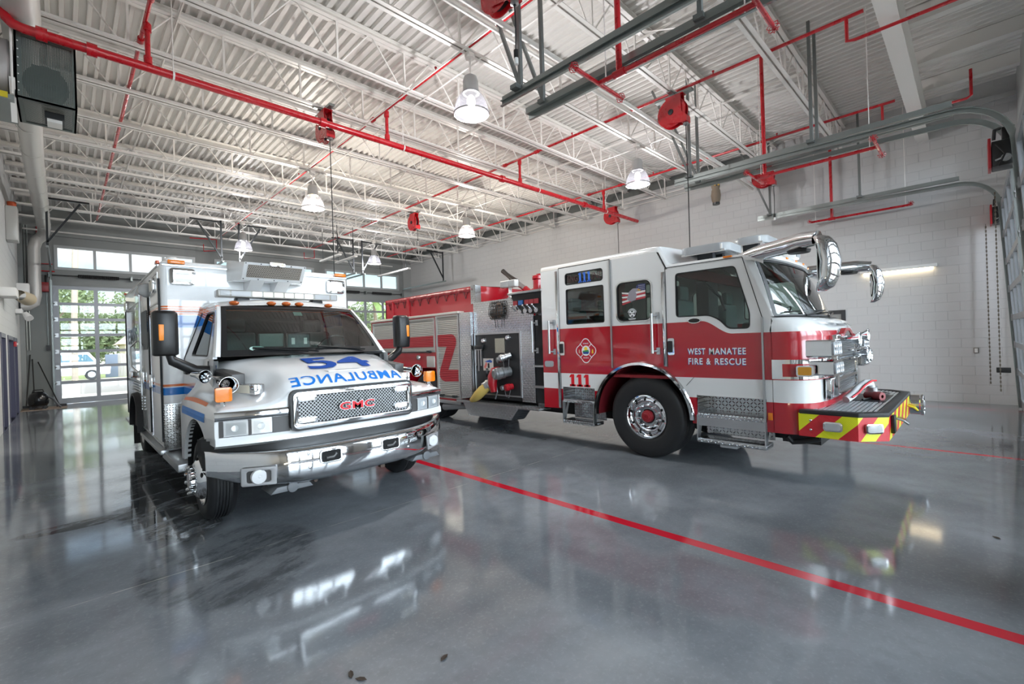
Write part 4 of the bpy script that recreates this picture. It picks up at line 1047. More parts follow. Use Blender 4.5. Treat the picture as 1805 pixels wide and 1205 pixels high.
wheel(fe, FX1-.035, 3.215, .566, .566, .40, .297, 'plain', -1)
wheel(fe, FX0+.06, 8.55, .53, .53, .60, .297, 'plain'); wheel(fe, FX1-.06, 8.55, .53, .53, .60, .297, 'plain', -1)
# steps
def step(y0, y1, zt, zl, name, bk):
    MB().box(FX0+.28, FX0+.30, y0, y1, .40, .92).box(FX0, FX0+.30, y0, y0+.012, zt-.05, .92).box(FX0, FX0+.30, y1-.012, y1, zt-.05, .92).build(name+'_recess', M_DP_S, fe, smooth=0)
    MB().box(FX0-.01, FX0+.30, y0, y1, zt-.055, zt+.0).build(name+'_tread', M_DP_S, fe, bevel=.008)
    MB().box(FX0-.03, FX0+.22, y0, y1, zl-.05, zl+.005).build(name+'_tread', M_DP_S, fe, bevel=.008)
    h = MB()
    for y in (y0+.01, y1-.01): h.bar((FX0+.0, y, zt-.03), (FX0-.01, y, zl-.03), .06, .012, up=(0, 1, 0)); h.bar((FX0+.12, y, zt-.03), (FX0-.0, y, zl-.03), .04, .012, up=(0, 1, 0))
    if bk: h.box(FX0+.0, FX0+.01, y0, y1, zt-.16, zt-.05)
    h.each(name+'_bracket', M_ALU, fe, smooth=0)
step(1.675, 2.47, .70, .385, 'front_step', 1); step(4.02, 4.625, .73, .40, 'crew_step', 0)
MB().box(FX0-.032, FX0-.028, 1.68, 1.76, .345, .38).build('step_lamp', M_LENS, fe)
MB().box(FX0-.02, FX0+.1, 2.0, 2.2, .30, .335).build('step_light', M_LENS, fe, bevel=.01)
# headlamp housings
def chrome_box(x0, x1, y0, y1, z0, z1):
    b = MB().poly(fy(y1, -1), rrect(x0, x1, z0, z1, .02), t=y1-y0).build('headlamp_housing', M_CHROME, fe, bevel=.0, smooth=0)
    n_ = 2; w = (x1-x0-.05)/n_
    for k in range(n_):
        a = x0+.02+k*(w+.01)
        MB().poly(fy(y0-.018), rrect(a, a+w, z0+.025, z1-.025, .02), t=.02).build('lamp_lens', M_LENS, b, smooth=0)
        gl = MB()
        for i in range(2):
            for j in range(2): gl.lathe([(0, .02), (.03, .005), (.034, 0)], (a+w*(.27+.46*i), y0-.02, z0+.025+(z1-z0-.05)*(.27+.46*j)), (0, 1, 0), n=10)
        gl.build('lamp_reflector', M_CHROME, b)
for x0, x1 in ((5.76, 6.22), (7.64, 8.10)):
    chrome_box(x0, x1, 1.06, 1.3, 1.385, 1.575); chrome_box(x0+.02, x1+.02, 1.05, 1.3, 1.185, 1.35)
for xa in (FX0+.005, FX1-.005):
    q = 1 if xa < FXC else -1
    a = MB().poly(fx(xa-q*.02, q), rrect(1.205, 1.365, 1.185, 1.302, .02), t=.06).build('turn_signal', M_CHROME, fe, smooth=0)
    MB().poly(fx(xa-q*.026, q), rrect(1.222, 1.348, 1.2, 1.288, .014), t=.01).build('amber_lens', pm('gold_amber_lens', 'd7971b', .15, .3, Coat_Weight=.6), a, smooth=0)
# grille
gm = NT('grille_mesh'); o_, gx, gy, gz = gm.obj()
gh = gm.math('SINE', gm.math('MULTIPLY', gz, 2*PI/.022))
M_GRM = gm.pbr(lin('a8abae'), .3, 1., gm.bump(gh, .006, 1.))
g = MB(); g.poly(fy(1.10), [(6.28, .93), (7.58, .93), (7.58, 1.62), (7.2, 1.63), (7.05, 1.69), (6.81, 1.69), (6.66, 1.63), (6.28, 1.62)], [rrect(6.38, 7.48, 1.36, 1.56, .03), rrect(6.38, 7.48, 1.13, 1.32, .03), rrect(6.38, 7.48, .96, 1.09, .03)], t=.07)
g.build('grille_surround', M_CHROME, fe, bevel=.006)
MB().box(6.3, 7.56, 1.13, 1.16, .94, 1.6).build('grille_mesh', M_GRM, fe, smooth=0)
g = MB(); g.poly(fy(1.12), [(6.0, .91), (7.86, .91), (7.86, 1.14), (6.0, 1.14)], [rrect(6.3, 7.56, .94, 1.1, .03)], t=.05).build('lower_grille_frame', M_CHROME, fe, bevel=.006)
for x, z, r in ((6.72, 1.555, .085), (7.32, 1.60, .075), (7.28, 1.36, .095), (7.5, 1.34, .075)):
    o = MB().lathe([(.02, .16), (.03, .1), (r*.6, .05), (r, .01), (r+.01, 0), (r, -.006), (r-.012, .004)], (x, .95, z), (0, 1, 0), n=24).build('chrome_horn', M_CHROME, fe)
    MB().lathe([(r-.012, .004), (r*.4, .05), (0, .06)], (x, .95, z), (0, 1, 0), n=24).build('horn_mouth', M_LENS, o)
MB().tube([(6.5, 1.02, 1.44), (7.6, 1.02, 1.44)], .014, n=8).tube([(6.5, 1.02, 1.34), (7.6, 1.02, 1.34)], .012, n=8).build('chrome_bar', M_CHROME, fe)
MB().poly(fy(1.095), [(6.52, 1.60), (6.66, 1.60), (6.84, 1.665), (7.02, 1.665), (7.2, 1.60), (7.34, 1.60), (7.34, 1.63), (7.22, 1.635), (7.05, 1.70), (6.81, 1.70), (6.64, 1.635), (6.52, 1.63)], t=.05).build('nose_crest_trim', M_TRED, fe, smooth=0)
# WEST MANATEE on the hood
def hood(u, v): # lies on the slope between windshield and grille
    t_ = v/.26; return (6.93+u, 1.19+.10*t_, 1.705+.085*t_)
text('WEST MANATEE', .075, lambda u, v: (6.93+u, 1.150+.12*(v/.09)*.55, 1.728+.05*(v/.09)), .02, 1.3, 'CENTER', cuts=1).build('hood_lettering', pm('grey_letter_film', '4e5a63', .4), fe, smooth=0)
# extended bumper
def m_chev():
    t = NT('chevron_tape'); o, x, y, z = t.obj()
    s = t.math('SUBTRACT', t.math('SUBTRACT', x, y), z)
    f = t.math('LESS_THAN', t.math('FRACT', t.math('DIVIDE', t.math('ADD', s, .215), .40)), .5)
    h = t.math('SINE', t.math('MULTIPLY', t.math('ADD', t.math('SUBTRACT', x, y), z), 2*PI/.02))
    return t.pbr(t.mix(f, lin('c71726'), lin('dbe010')), .35, 0., t.bump(h, .002, .3), Coat_Weight=.4)
M_CHEV = m_chev()
BP = [(FX0, 1.36), (FX0, .84), (5.86, .62), (8.0, .62), (FX1, .84), (FX1, 1.36)]
MB().poly(fz(.545), BP, t=.245).build('bumper', M_CHEV, fe, smooth=0)
BI = [(FX0+.09, 1.3), (FX0+.09, .87), (5.91, .71), (7.95, .71), (FX1-.09, .87), (FX1-.09, 1.3)]
MB().poly(fz(.785), [(x+(-.006 if x < FXC else .006), y-.006) for x, y in BP], [BI], t=.045).build('bumper_rubber_edge', M_RUBBER, fe, bevel=.008)
sl = MB(); y = .72
while y < 1.32:
    xa = 5.92-(y-.71)*(1 if y < .87 else 0)-(.16 if y >= .87 else 0); xa = max(xa, FX0+.09); sl.box(xa+.02, 2*FXC-xa-.02, y, y+.028, .80, .822); y += .042
sl.box(FX0+.1, FX1-.1, .9, 1.32, .79, .805); sl.build('bumper_deck_slats', pm('pale_deck_aluminium', 'b4b7b9', .4, .5), fe, smooth=0)
MB().box(6.75, 7.5, .74, 1.1, .822, .828).build('hose_tray', M_DARKSTEEL, fe)
for x, y, dx, dy in ((FX0, 1.05, 0, 1), (5.765, .73, .64, -.75)):
    c = Vector((x, y, .672)); tv = Vector((0, -1, 0)) if dx == 0 else Vector((.654, -.757, 0)); nv = Vector((-1, 0, 0)) if dx == 0 else Vector((-.757, -.654, 0))
    fn = lambda u, v, w, c=c, tv=tv, nv=nv: tuple(c+tv*u+Vector((0, 0, v))+nv*w)
    o = MB().poly(fn, rrect(-.085, .085, -.05, .05, .03), t=.022).build('warning_lamp', M_CHROME, fe, bevel=.005)
    MB().poly(lambda u, v, w: fn(u, v, w+.02), rrect(-.066, .066, -.035, .035, .02), t=.008).build('warning_lens', M_LENS, o, smooth=0)
bt = MB()
for z in (.62, .72): bt.sphere((FX0, 1.25, z), .014, 8, 6, (.6, 1, 1)).sphere((FX1, 1.25, z), .014, 8, 6, (.6, 1, 1))
bt.each('bumper_bolt', M_CHROME, fe)
MB().box(6.0, 6.13, .585, .62, .60, .78).build('bumper_outlet', M_BLACK, fe, bevel=.01)
for x in (6.45, 7.6):
    MB().tube([(x-.06, .61, .70), (x-.05, .55, .68), (x, .52, .64), (x+.05, .55, .68), (x+.06, .61, .70)], .012, n=8).build('tow_ring', M_ALU if x < 7 else pm('yellow_ring', 'cfc52a', .4), fe)
o = MB().lathe([(.0, .0), (.13, .0), (.13, .1), (.138, .11), (.138, .135), (.125, .14), (.11, .13)], (8.0, .62, .665), (0, -1, 0), n=36).build('siren', M_CHROME, fe)
MB().lathe([(.11, .13), (.09, .12), (.03, .15), (0, .15)], (8.0, .62, .665), (0, -1, 0), n=24).build('siren_face', M_ALU, o)
# bumper hose: a white jacket with red and blue stripes bent into a coupling
hp = [(6.5, 1.07, .86), (6.6, 1.02, .91), (6.7, .98, .98), (6.86, .93, 1.03), (7.0, .91, 1.02), (7.06, .90, .95)]
MB().tube(hp, .042, n=14).build('bumper_hose', pm('white_hose_jacket', 'c9cbcc', .7), fe)
for d, m in ((-.032, M_REDL), (.032, M_BLUEL)):
    MB().tube([(x+.0, y+d-.03, z+.03) for x, y, z in hp[:5]], .011, n=6).build('hose_stripe', m, fe)
MB().tube([(7.05, .90, .97), (7.07, .90, .88), (7.06, .9, .83)], .062, n=16).lathe([(.062, 0), (.075, .01), (.075, .03), (.062, .04)], (7.06, .9, .86), n=16).build('hose_coupling', M_ALU, fe)
MB().lathe([(.02, .0), (.05, .0), (.055, .04), (.055, .09), (.04, .1), (.04, .2), (0, .2)], (6.9, .78, .87), (.5, .85, 0), n=18).build('nozzle', pm('dull_red_nozzle', '7d2d30', .5), fe)
MB().tube([(6.75, .95, .84), (7.1, .82, .85), (7.45, .78, .86), (7.6, .85, .85)], .012, n=6).tube([(6.0, 1.25, .84), (6.5, 1.22, .85), (7.3, 1.22, .85)], .012, n=6).build('strap', M_BLACK, fe)
MB().box(FX0+.3, FX1-.3, 1.22, 1.6, .40, .62).box(FX0+.5, FX1-.5, 1.6, 10.6, .42, .72).box(FX0+.95, FX1-.95, 1.6, 10.6, .3, .5).build('chassis', pm('chassis_black', '17181a', .6), fe, smooth=0)
MB().tube([(FX0+.1, 1.5, .5), (FX0+.12, 1.45, .44), (FX0+.12, 1.35, .46), (FX0+.15, 1.2, .5)], .03, n=8).build('air_hose', M_RUBBER, fe)
# mirrors
def etube(mb, pts, rs, n=16):
    rings = []
    for i, p in enumerate(pts):
        d = (Vector(pts[min(i+1, len(pts)-1)])-Vector(pts[max(i-1, 0)])).normalized(); a, b, _ = basis(d, (0, .3, 1))
        rings.append([Vector(p)+a*rs[i][0]*math.cos(2*PI*k/n)+b*rs[i][1]*math.sin(2*PI*k/n) for k in range(n)])
    mb.loft(rings, closed=True, cap=True)
def mirror(xo, xi, sg, ym, k):
    a = MB()
    etube(a, [(xi, 1.98, 2.56), (xi-sg*.06, 1.75, 2.585), (xi-sg*.2, 1.4, 2.60), (xi-sg*.3, ym+.18, 2.61), (xo, ym+.03, 2.60), (xo, ym, 2.55)], [(.05, .05), (.06, .085), (.06, .09), (.06, .085), (.07, .075), (.08, .06)])
    ar = a.build('mirror_arm', M_CHROME, fe)
    MB().lathe([(0, -.0), (.1, .01), (.11, .04), (0, .06)], (xi-sg*.22, 1.28, 2.49), n=18).build('mirror_camera', M_BLACK, ar)
    m = MB(); rings = []; kk = k
    for z, dy, w, d in ((2.625, .03, .05, .03), (2.60, .0, .1, .07), (2.52, -.04, .125, .085), (2.35, -.065, .13, .09), (2.2, -.05, .125, .085), (2.10, -.02, .11, .07), (2.065, .01, .07, .04)):
        rings.append([(xo+w*kk*math.cos(2*PI*q/20), ym+dy+d*kk*math.sin(2*PI*q/20)*(1 if math.sin(2*PI*q/20) < 0 else .8), z) for q in range(20)])
    m.loft(rings, closed=True, cap=True).build('mirror_head', M_CHROME, fe, smooth=60)
    MB().box(xo-.085*k, xo+.085*k, ym+.012, ym+.02, 2.15, 2.48).build('mirror_glass', M_CHROME, fe, smooth=0)
mirror(5.40, 5.78, 1, 1.055, 1.15); mirror(8.46, 8.08, -1, 1.03, .85)
# light bars on the roof
def lightbar(x0, x1, y0, y1, z):
    b = MB().poly(fz(z), rpoly([(x0, y0+.1), (x0+.1, y0), (x1-.1, y0), (x1, y0+.1), (x1, y1-.1), (x1-.1, y1), (x0+.1, y1), (x0, y1-.1)], .05), t=.1).build('light_bar', M_LENS, fe, bevel=.012)
    MB().box(x0+.02, x1-.02, y0+.04, y1-.04, z-.012, z+.015).build('bar_base', M_CHROME, b)
    l = MB(); n_ = 4
    for k in range(n_):
        a = y0+.07+k*(y1-y0-.14)/n_; l.box(x0+.015, x0+.03, a, a+(y1-y0-.14)/n_-.02, z+.02, z+.085)
    for k in range(6):
        a = x0+.1+k*(x1-x0-.2)/6; l.box(a, a+(x1-x0-.2)/6-.02, y0+.015, y0+.03, z+.02, z+.085)
    l.build('led_module', M_WHITE, b, smooth=0)
    MB().box(x0+.1, x0+.2, (y0+y1)/2-.1, (y0+y1)/2+.1, z-.09, z-.01).box(x1-.2, x1-.1, (y0+y1)/2-.1, (y0+y1)/2+.1, z-.09, z-.01).each('bar_bracket', M_DARKSTEEL, b)
lightbar(5.93, 6.55, 2.14, 2.78, 2.735); lightbar(6.85, 7.75, 1.97, 2.42, 2.925)
MB().lathe([(.13, 2.68), (.11, 2.78), (.11, 2.92)], (7.1, 2.25, 0), n=18).build('bar_pedestal', M_TWHITE, fe)
MB().box(7.0, 7.25, 1.72, 1.95, 2.63, 2.66).box(7.02, 7.22, 1.66, 1.8, 2.66, 2.8).build('brow_flood_lamp', M_WHITE, fe, bevel=.01)
MB().box(7.04, 7.20, 1.645, 1.66, 2.68, 2.785).build('brow_flood_lens', M_LENS, fe)
# cab interior
MB().box(FX0+.06, FX1-.06, 1.7, 5.0, 1.1, 1.14).box(FX0+.05, FX1-.05, 4.95, 5.0, 1.1, 2.78).box(FX0+.06, FX1-.06, 2.7, 2.76, 2.45, 2.6).build('cab_lining', M_INT, fe, smooth=0)
MB().box(FX0+.1, FX1-.1, 1.5, 1.95, 1.35, 1.80).box(6.5, 7.4, 1.9, 3.4, 1.14, 1.6).box(7.1, 7.45, 1.95, 2.1, 1.8, 2.1).box(6.2, 6.6, 1.9, 2.0, 1.8, 2.08).build('dashboard', M_INTD, fe, bevel=.03)
st_ = MB()
for x, y in ((6.1, 2.75), (7.75, 2.75), (6.1, 4.6), (6.95, 4.6), (7.75, 4.6)):
    st_.box(x-.25, x+.25, y-.5, y, 1.4, 1.56).box(x-.25, x+.25, y, y+.14, 1.5, 2.15).box(x-.14, x+.14, y+.02, y+.12, 2.15, 2.35)
st_.build('cab_seat', M_SEAT, fe, bevel=.04)
MB().lathe([(.2, -.012), (.212, 0), (.2, .012), (.19, 0)], (7.75, 2.05, 1.9), (0, .7, .6), n=28, closed=True).build('steering_wheel', M_BLACK, fe)
MB().box(6.75, 7.1, 2.72, 2.9, 1.8, 2.45).tube([(6.3, 2.6, 2.4), (6.6, 2.5, 2.2), (6.5, 2.4, 2.0)], .02, n=6).build('equipment_rack', M_INTD, fe)

# ------------------------------------------------------------------ pump section
XP = 5.75
PM = MB()
PM.poly(fx(XP), [(6.89, 1.85), (6.89, 2.45), (5.93, 2.45), (5.85, 2.49), (5.68, 2.235), (5.30, 2.13), (5.30, 1.85)], t=.02)
PM.poly(fx(XP), [(5.615, .60), (5.615, 1.845), (5.30, 1.845), (5.30, .60)], t=.02)
PM.poly(fx(5.67), [(7.312, .545), (7.312, 2.285), (6.925, 2.27), (6.905, .60)], t=.03)
PM.box(5.67, XP, 6.90, 6.915, .60, 2.27)
PM.build('pump_side_plate', M_DP_S, fe, smooth=0)
MB().box(XP+.03, 8.1, 5.05, 6.92, .6, 2.10).box(XP+.02, XP+.03, 6.84, 6.9, .6, 2.45).build('pump_core', pm('dark_pump_core', '15171a', .6), fe, smooth=0)
MB().box(XP+.08, XP+.10, 5.04, 5.32, .55, 2.14).build('step_well_plate', diamond('grey_tread_plate', 'y', 'z', '6f6a63'), fe, smooth=0)
MB().box(XP-.02, XP+.1, 5.05, 5.3, .86, .90).box(XP-.05, XP+.1, 5.05, 5.3, 1.22, 1.25).build('pump_step', M_ALU, fe, smooth=0)
pf = MB().poly(fx(XP-.012), [(6.88, .67), (6.88, 1.85), (5.615, 1.85), (5.615, .67)], [[(6.845, .695), (6.845, 1.815), (5.645, 1.815), (5.645, .695)]], t=.03).build('pump_panel_frame', M_ALU, fe, smooth=0)
pp = MB().box(XP+.008, XP+.02, 5.63, 6.86, .68, 1.83).build('pump_panel', pm('black_pump_panel', '1d1f21', .4), fe, smooth=0)
MB().poly(fx(XP-.004), [(6.29, 1.465), (6.29, 1.735), (6.03, 1.735), (6.03, 1.465)], t=.012).build('gauge_plate', pm('pale_plate', 'a9aaa0', .12, .9), pp, smooth=0)
MB().poly(fx(XP-.004), [(6.64, 1.13), (6.64, 1.36), (6.36, 1.36), (6.36, 1.13)], t=.012).poly(fx(XP-.006), [(6.60, 1.30), (6.44, 1.34), (6.38, 1.31), (6.40, 1.28)], t=.002, mi=1).poly(fx(XP-.006), [(6.62, 1.2), (6.55, 1.3), (6.52, 1.24), (6.58, 1.16)], t=.002, mi=2).poly(fx(XP-.006), rrect(6.46, 6.51, 1.18, 1.27, .005), t=.002, mi=3).build('instruction_plate', [pm('worn_plate', 'c6bfb8', .4), M_BLUEL, pm('pale_red', 'd4776f', .5), M_BLACK], pp, smooth=0)
MB().poly(fx(XP-.004), rrect(6.55, 6.72, .77, .88, .01), t=.012).build('instruction_plate', pm('worn_plate', 'c6bfb8', .4), pp, smooth=0)
for y, z in ((6.6, 1.70), (5.93, 1.74)):
    MB().lathe([(0, -.05), (.035, -.045), (.05, -.02), (.055, .01)], (XP, y, z), (1, 0, 0), n=16).build('panel_lamp', M_CHROME, pp)
# wrenches in their holder at the left edge
wr = MB()
for k, y in enumerate((6.81, 6.74, 6.67)):
    wr.bar((XP-.03, y, 1.22-.1*(k == 1)), (XP-.03, y, 1.58), .03, .012, up=(1, 0, 0)).lathe([(.03, -.01), (.045, -.01), (.045, .01), (.03, .01)], (XP-.03, y, 1.56), (1, 0, 0), n=12, closed=True)
wr.build('spanner_wrench', M_ALU, pp, smooth=0)
MB().box(XP-.05, XP+.01, 6.6, 6.86, 1.54, 1.62).build('wrench_holder', M_BLACK, pp, bevel=.01)
def cap(y, z, r, L, m, name, d=(-1, .25, -.12)):
    MB().lathe([(r*.8, 0), (r*.8, L*.35), (r*.95, L*.36), (r*.95, L*.5), (r*.82, L*.52), (r*.82, L*.6), (r, L*.62), (r, L*.8), (r*.9, L*.84), (r*.9, L*.94), (r*.6, L), (0, L*.98)], (XP+.01, y, z), d, n=22).build(name, m, pp)
M_GREYCAST = pm('grey_cast_metal', '85888a', .4, .7)
cap(5.93, 1.13, .11, .34, M_GREYCAST, 'suction_cap'); cap(5.90, 1.42, .07, .22, M_ALU, 'discharge_cap', (-1, .5, -.3)); cap(6.08, 1.36, .06, .14, M_GREYCAST, 'discharge_cap', (-1, .5, -.3))
cap(5.87, .86, .065, .16, pm('red_cap', 'a01420', .35), 'drain_cap'); cap(5.98, .85, .045, .16, M_GREYCAST, 'drain_cap')
MB().tube([(XP-.1, 5.98, 1.34), (XP-.1, 5.96, 1.2), (XP-.1, 5.9, 1.14), (XP-.1, 5.84, 1.2), (XP-.08, 5.85, 1.36)], .006, n=6).tube([(XP-.08, 5.99, .82), (XP-.08, 5.95, .68), (XP-.08, 5.88, .66), (XP-.06, 5.85, .8)], .006, n=6).tube([(XP-.1, 6.16, 1.02), (XP-.11, 6.18, .9), (XP-.1, 6.16, .75), (XP-.08, 6.24, .62)], .014, n=8).build('retaining_cable', M_GREYCAST, pp)
va = MB(); va.tube([(XP+.0, 6.2, 1.14), (XP-.1, 6.2, 1.12), (XP-.16, 6.21, 1.02), (XP-.16, 6.22, .90), (XP-.14, 6.21, .76)], .09, n=14, rs=[.08, .1, .095, .085, .06]); va.build('red_intake_valve', pm('red_valve_enamel', '9d0f1d', .3, Coat_Weight=.5), pp)
MB().lathe([(.05, -.02), (.085, -.02), (.085, .02), (.05, .02)], (XP-.12, 6.40, 1.10), (.7, -.7, 0), n=18, closed=True).bar((XP-.12, 6.36, 1.06), (XP-.12, 6.44, 1.14), .02, .02).build('valve_wheel', M_DARKSTEEL, pp)
MB().lathe([(.07, 0), (.09, .0), (.09, .03), (.1, .035), (.1, .06), (.09, .065), (.09, .1), (.1, .105), (.1, .13), (.085, .14), (.085, .19)], (XP-.10, 6.25, .94), (-.5, .6, -.42), n=22).build('hose_coupling', M_ALU, pp)
MB().tube([(XP-.17, 6.34, .86), (XP-.22, 6.43, .78), (XP-.24, 6.55, .68), (XP-.22, 6.68, .61), (XP-.16, 6.82, .57)], .085, n=14, rs=[.082, .095, .09, .07, .05]).build('yellow_hose', pm('yellow_hose_jacket', 'c9ad5c', .75, var=.3), pp)
# running board and trough
MB().box(5.60, 5.9, 5.09, 7.32, .50, .545).build('running_board', M_DP_T, fe, bevel=.006)
MB().box(5.595, 5.605, 5.09, 7.32, .495, .548).build('running_board_edge', M_DP_S, fe)
tg = MB(); 
sec = [(7.15, .50), (6.99, .26), (5.80, .27), (5.60, .50)]
tg.loft([[(5.63, y, z) for y, z in sec], [(5.68, y, z) for y, z in sec], [(5.95, y, z-.02) for y, z in sec], [(6.0, y, z) for y, z in sec]], cap=True); tg.build('undertray', M_DP_S, fe, smooth=0)
MB().tube([(5.95, 7.0, .42), (5.8, 7.5, .38), (5.72, 7.9, .34)], .075, n=18).build('exhaust_pipe', M_GREYCAST, fe)
# top console: dark recess with coloured control handles
M_CRED = pm('console_red', '8b2830', .45); M_CBLU = pm('console_blue', '2a5c97', .45)
cs = MB(); cs.poly(lambda u, v, w: (XP-.03+w, u, v), [(5.80, 2.50), (5.05, 2.50), (5.05, 2.13), (5.34, 2.13), (5.66, 2.22)], t=.02)
cs.build('control_console', pm('console_black', '121315', .5), fe, smooth=0)
MB().box(XP-.1, XP+.5, 5.02, 5.82, 2.49, 2.53).build('console_hood', M_ALU, fe, bevel=.01)
for k, (y, m) in enumerate(((5.68, M_CRED), (5.55, M_CBLU), (5.40, M_CRED), (5.29, M_CRED), (5.18, M_CRED))):
    MB().box(XP-.05, XP-.03, y-.05, y+.05, 2.30, 2.38).build('label_plate', m, fe, smooth=0)
    MB().tube([(XP-.04, y, 2.2), (XP-.12, y+.02, 2.27)], .012, n=8).sphere((XP-.13, y+.02, 2.28), .022, 10, 6).build('control_lever', M_CHROME, fe)
gp = MB()
for k in range(4): gp.lathe([(.035, 0), (.045, -.012), (0, -.014)], (XP-.035, 5.58-.13*k, 2.19-.0*k), (1, 0, 0), n=14)
gp.build('gauge', M_ALU, fe)
# net bag hanging on the pump plate
nt = MB(); W = .4; 
for i in range(8):
    y = 6.36-.39*i/7; bul = .05*math.sin(PI*i/7)
    nt.tube([(XP-.01, y, 2.42), (XP-.06-bul, y, 2.32), (XP-.07-bul, y, 2.18), (XP-.01, y-.0, 2.09)], .007, n=5)
for j in range(6):
    z = 2.40-.058*j; nt.tube([(XP-.02, 6.37, z), (XP-.09, 6.3, z-.01), (XP-.12, 6.17, z-.02), (XP-.09, 6.03, z-.01), (XP-.02, 5.96, z)], .007, n=5)
nt.build('net_bag', M_BLACK, fe)
MB().sphere((XP-.05, 6.1, 2.25), .1, 12, 8, (.5, 1, 1.4)).sphere((XP-.05, 6.25, 2.2), .09, 12, 8, (.5, 1, 1)).build('net_contents', pm('brown_bundle', '57463c', .8), fe)
MB().tube([(XP-.03, 6.24, 2.09), (XP-.03, 6.22, 1.93)], .007, n=5).tube([(XP-.03, 6.05, 2.09), (XP-.03, 6.06, 1.93)], .007, n=5).build('net_strap', M_BLACK, fe)
# deck gun and scene lamp on top of the pump
mo = MB().lathe([(.16, 2.2), (.16, 2.55), (.1, 2.6), (.1, 2.9), (.12, 2.92), (.12, 2.98), (.08, 3.0)], (6.9, 6.2, 0), n=20).tube([(6.9, 6.2, 2.7), (6.9, 6.42, 2.66), (6.9, 6.56, 2.76)], .07, n=14).box(6.86, 6.98, 6.1, 6.2, 2.9, 3.02).build('deck_gun', M_TRED, fe)
MB().tube([(6.9, 6.55, 2.75), (6.9, 6.85, 2.95)], .055, n=14).build('gun_barrel', M_ALU, mo)
MB().tube([(6.9, 6.82, 2.93), (6.9, 6.9, 2.99), (6.9, 7.0, 3.06), (6.9, 7.1, 3.13), (6.9, 7.22, 3.22)], .05, n=14, rs=[.075, .06, .05, .045, .05]).tube([(6.9, 6.95, 3.04), (6.85, 7.02, 2.95), (6.85, 7.05, 2.9)], .014, n=6).build('gun_nozzle', pm('dark_nozzle', '3a3632', .5, .4), mo)
sc_ = MB().box(6.24, 6.34, 6.2, 6.62, 2.735, 2.87).cyl((6.3, 6.4, 2.45), (6.3, 6.4, 2.74), .035, n=12).build('scene_lamp', M_WHITE, fe, bevel=.008)
MB().box(6.228, 6.24, 6.22, 6.4, 2.75, 2.855).box(6.228, 6.24, 6.42, 6.6, 2.75, 2.855).build('scene_lamp_lens', M_LENS, sc_)

# ------------------------------------------------------------------ rear body
XB = 5.67
rb = MB()
rb.poly(fx(XB), [(10.9, .45), (10.9, 2.27), (7.25, 2.27), (7.25, .45)], [[(10.81, 1.51), (10.81, 2.215), (8.12, 2.215), (8.12, 1.51)], [(8.03, .56), (8.03, 2.235), (7.285, 2.235), (7.285, .56)], [(9.2, .451), (9.2, .95), (9.0, 1.15), (8.1, 1.15), (7.95+.12, .95), (7.95+.12, .451)]], t=.03)
rb.box(XB+.03, 8.16, 6.93, 10.9, 1.25, 2.27).box(XB+.65, 8.16, 6.93, 10.9, .6, 1.25).box(XB+.03, XB+.65, 9.25, 10.9, .6, 1.25).box(XB+.03, XB+.65, 7.3, 8.03, .5, 1.25)
rb.build('rear_body', M_TRED, fe, smooth=0)
def m_slat():
    t = NT('roll_door_slats'); o, x, y, z = t.obj()
    f = t.math('FRACT', t.math('DIVIDE', z, .038)); h = t.math('ABSOLUTE', t.math('SUBTRACT', f, .5))
    c = t.mix(t.math('LESS_THAN', f, .12), lin('b9b8b3'), lin('8a8a87'))
    return t, h, c
t_, h_, c_ = m_slat(); M_SLAT = t_.pbr(c_, .38, .75, t_.bump(t_.math('MINIMUM', h_, .42), .012, 1.))
t_, h_, c_ = m_slat(); t_.m.name = 'red_tape_on_slats'; fr_ = t_.math('LESS_THAN', t_.math('FRACT', t_.math('DIVIDE', t_.obj()[3], .038)), .14)
M_SLATR = t_.pbr(t_.mix(fr_, lin('a81f2c'), lin('6b1a20')), .35, .1, t_.bump(t_.math('MINIMUM', h_, .42), .012, 1.))
MB().box(XB+.008, XB+.02, 8.12, 10.81, 1.51, 2.215).build('roll_up_door', M_SLAT, fe, smooth=0)
MB().box(XB+.008, XB+.02, 7.285, 8.03, .56, 2.235).build('roll_up_door', M_SLAT, fe, smooth=0)
dfm = MB()
for w in ([(10.83, 1.49), (10.83, 2.235), (8.10, 2.235), (8.10, 1.49)], [(8.05, .54), (8.05, 2.255), (7.265, 2.255), (7.265, .54)]):
    dfm.poly(fx(XB-.012), w, [[(w[0][0]-.045, w[0][1]+.05), (w[1][0]-.045, w[1][1]-.03), (w[2][0]+.045, w[2][1]-.03), (w[3][0]+.045, w[3][1]+.05)]], t=.02)
dfm.build('roll_door_frame', pm('door_frame_aluminium', 'b7b8b6', .35, .8), fe, smooth=0)
MB().poly(fx(XB+.004), [(10.78, 1.60), (10.78, 1.82), (8.15, 1.845), (8.15, 1.608)], t=.004).build('red_stripe', M_SLATR, fe, smooth=0)
z7 = [(8.01, 1.857), (7.53, 1.857)]+[(7.53+.15*math.cos(R(a)), 1.70+.157*math.sin(R(a))) for a in range(100, 200, 14)]+[(7.39, 1.62), (7.66, 1.125), (7.33, 1.13), (7.33, .896), (7.79, .88)]+[(7.80+.17*math.cos(R(a)), 1.03+.15*math.sin(R(a))) for a in range(-70, 40, 15)]+[(7.703, 1.606), (8.01, 1.606)]
z7 = [(8.01, 1.857), (7.53, 1.857), (7.46, 1.84), (7.40, 1.79), (7.375, 1.72), (7.39, 1.64), (7.665, 1.125), (7.33, 1.13), (7.33, .896), (7.79, .88), (7.88, .90), (7.95, .95), (7.975, 1.02), (7.96, 1.10), (7.703, 1.606), (8.01, 1.606)]
MB().poly(fx(XB+.004), z7, t=.004).build('red_stripe', M_SLATR, fe, smooth=0)
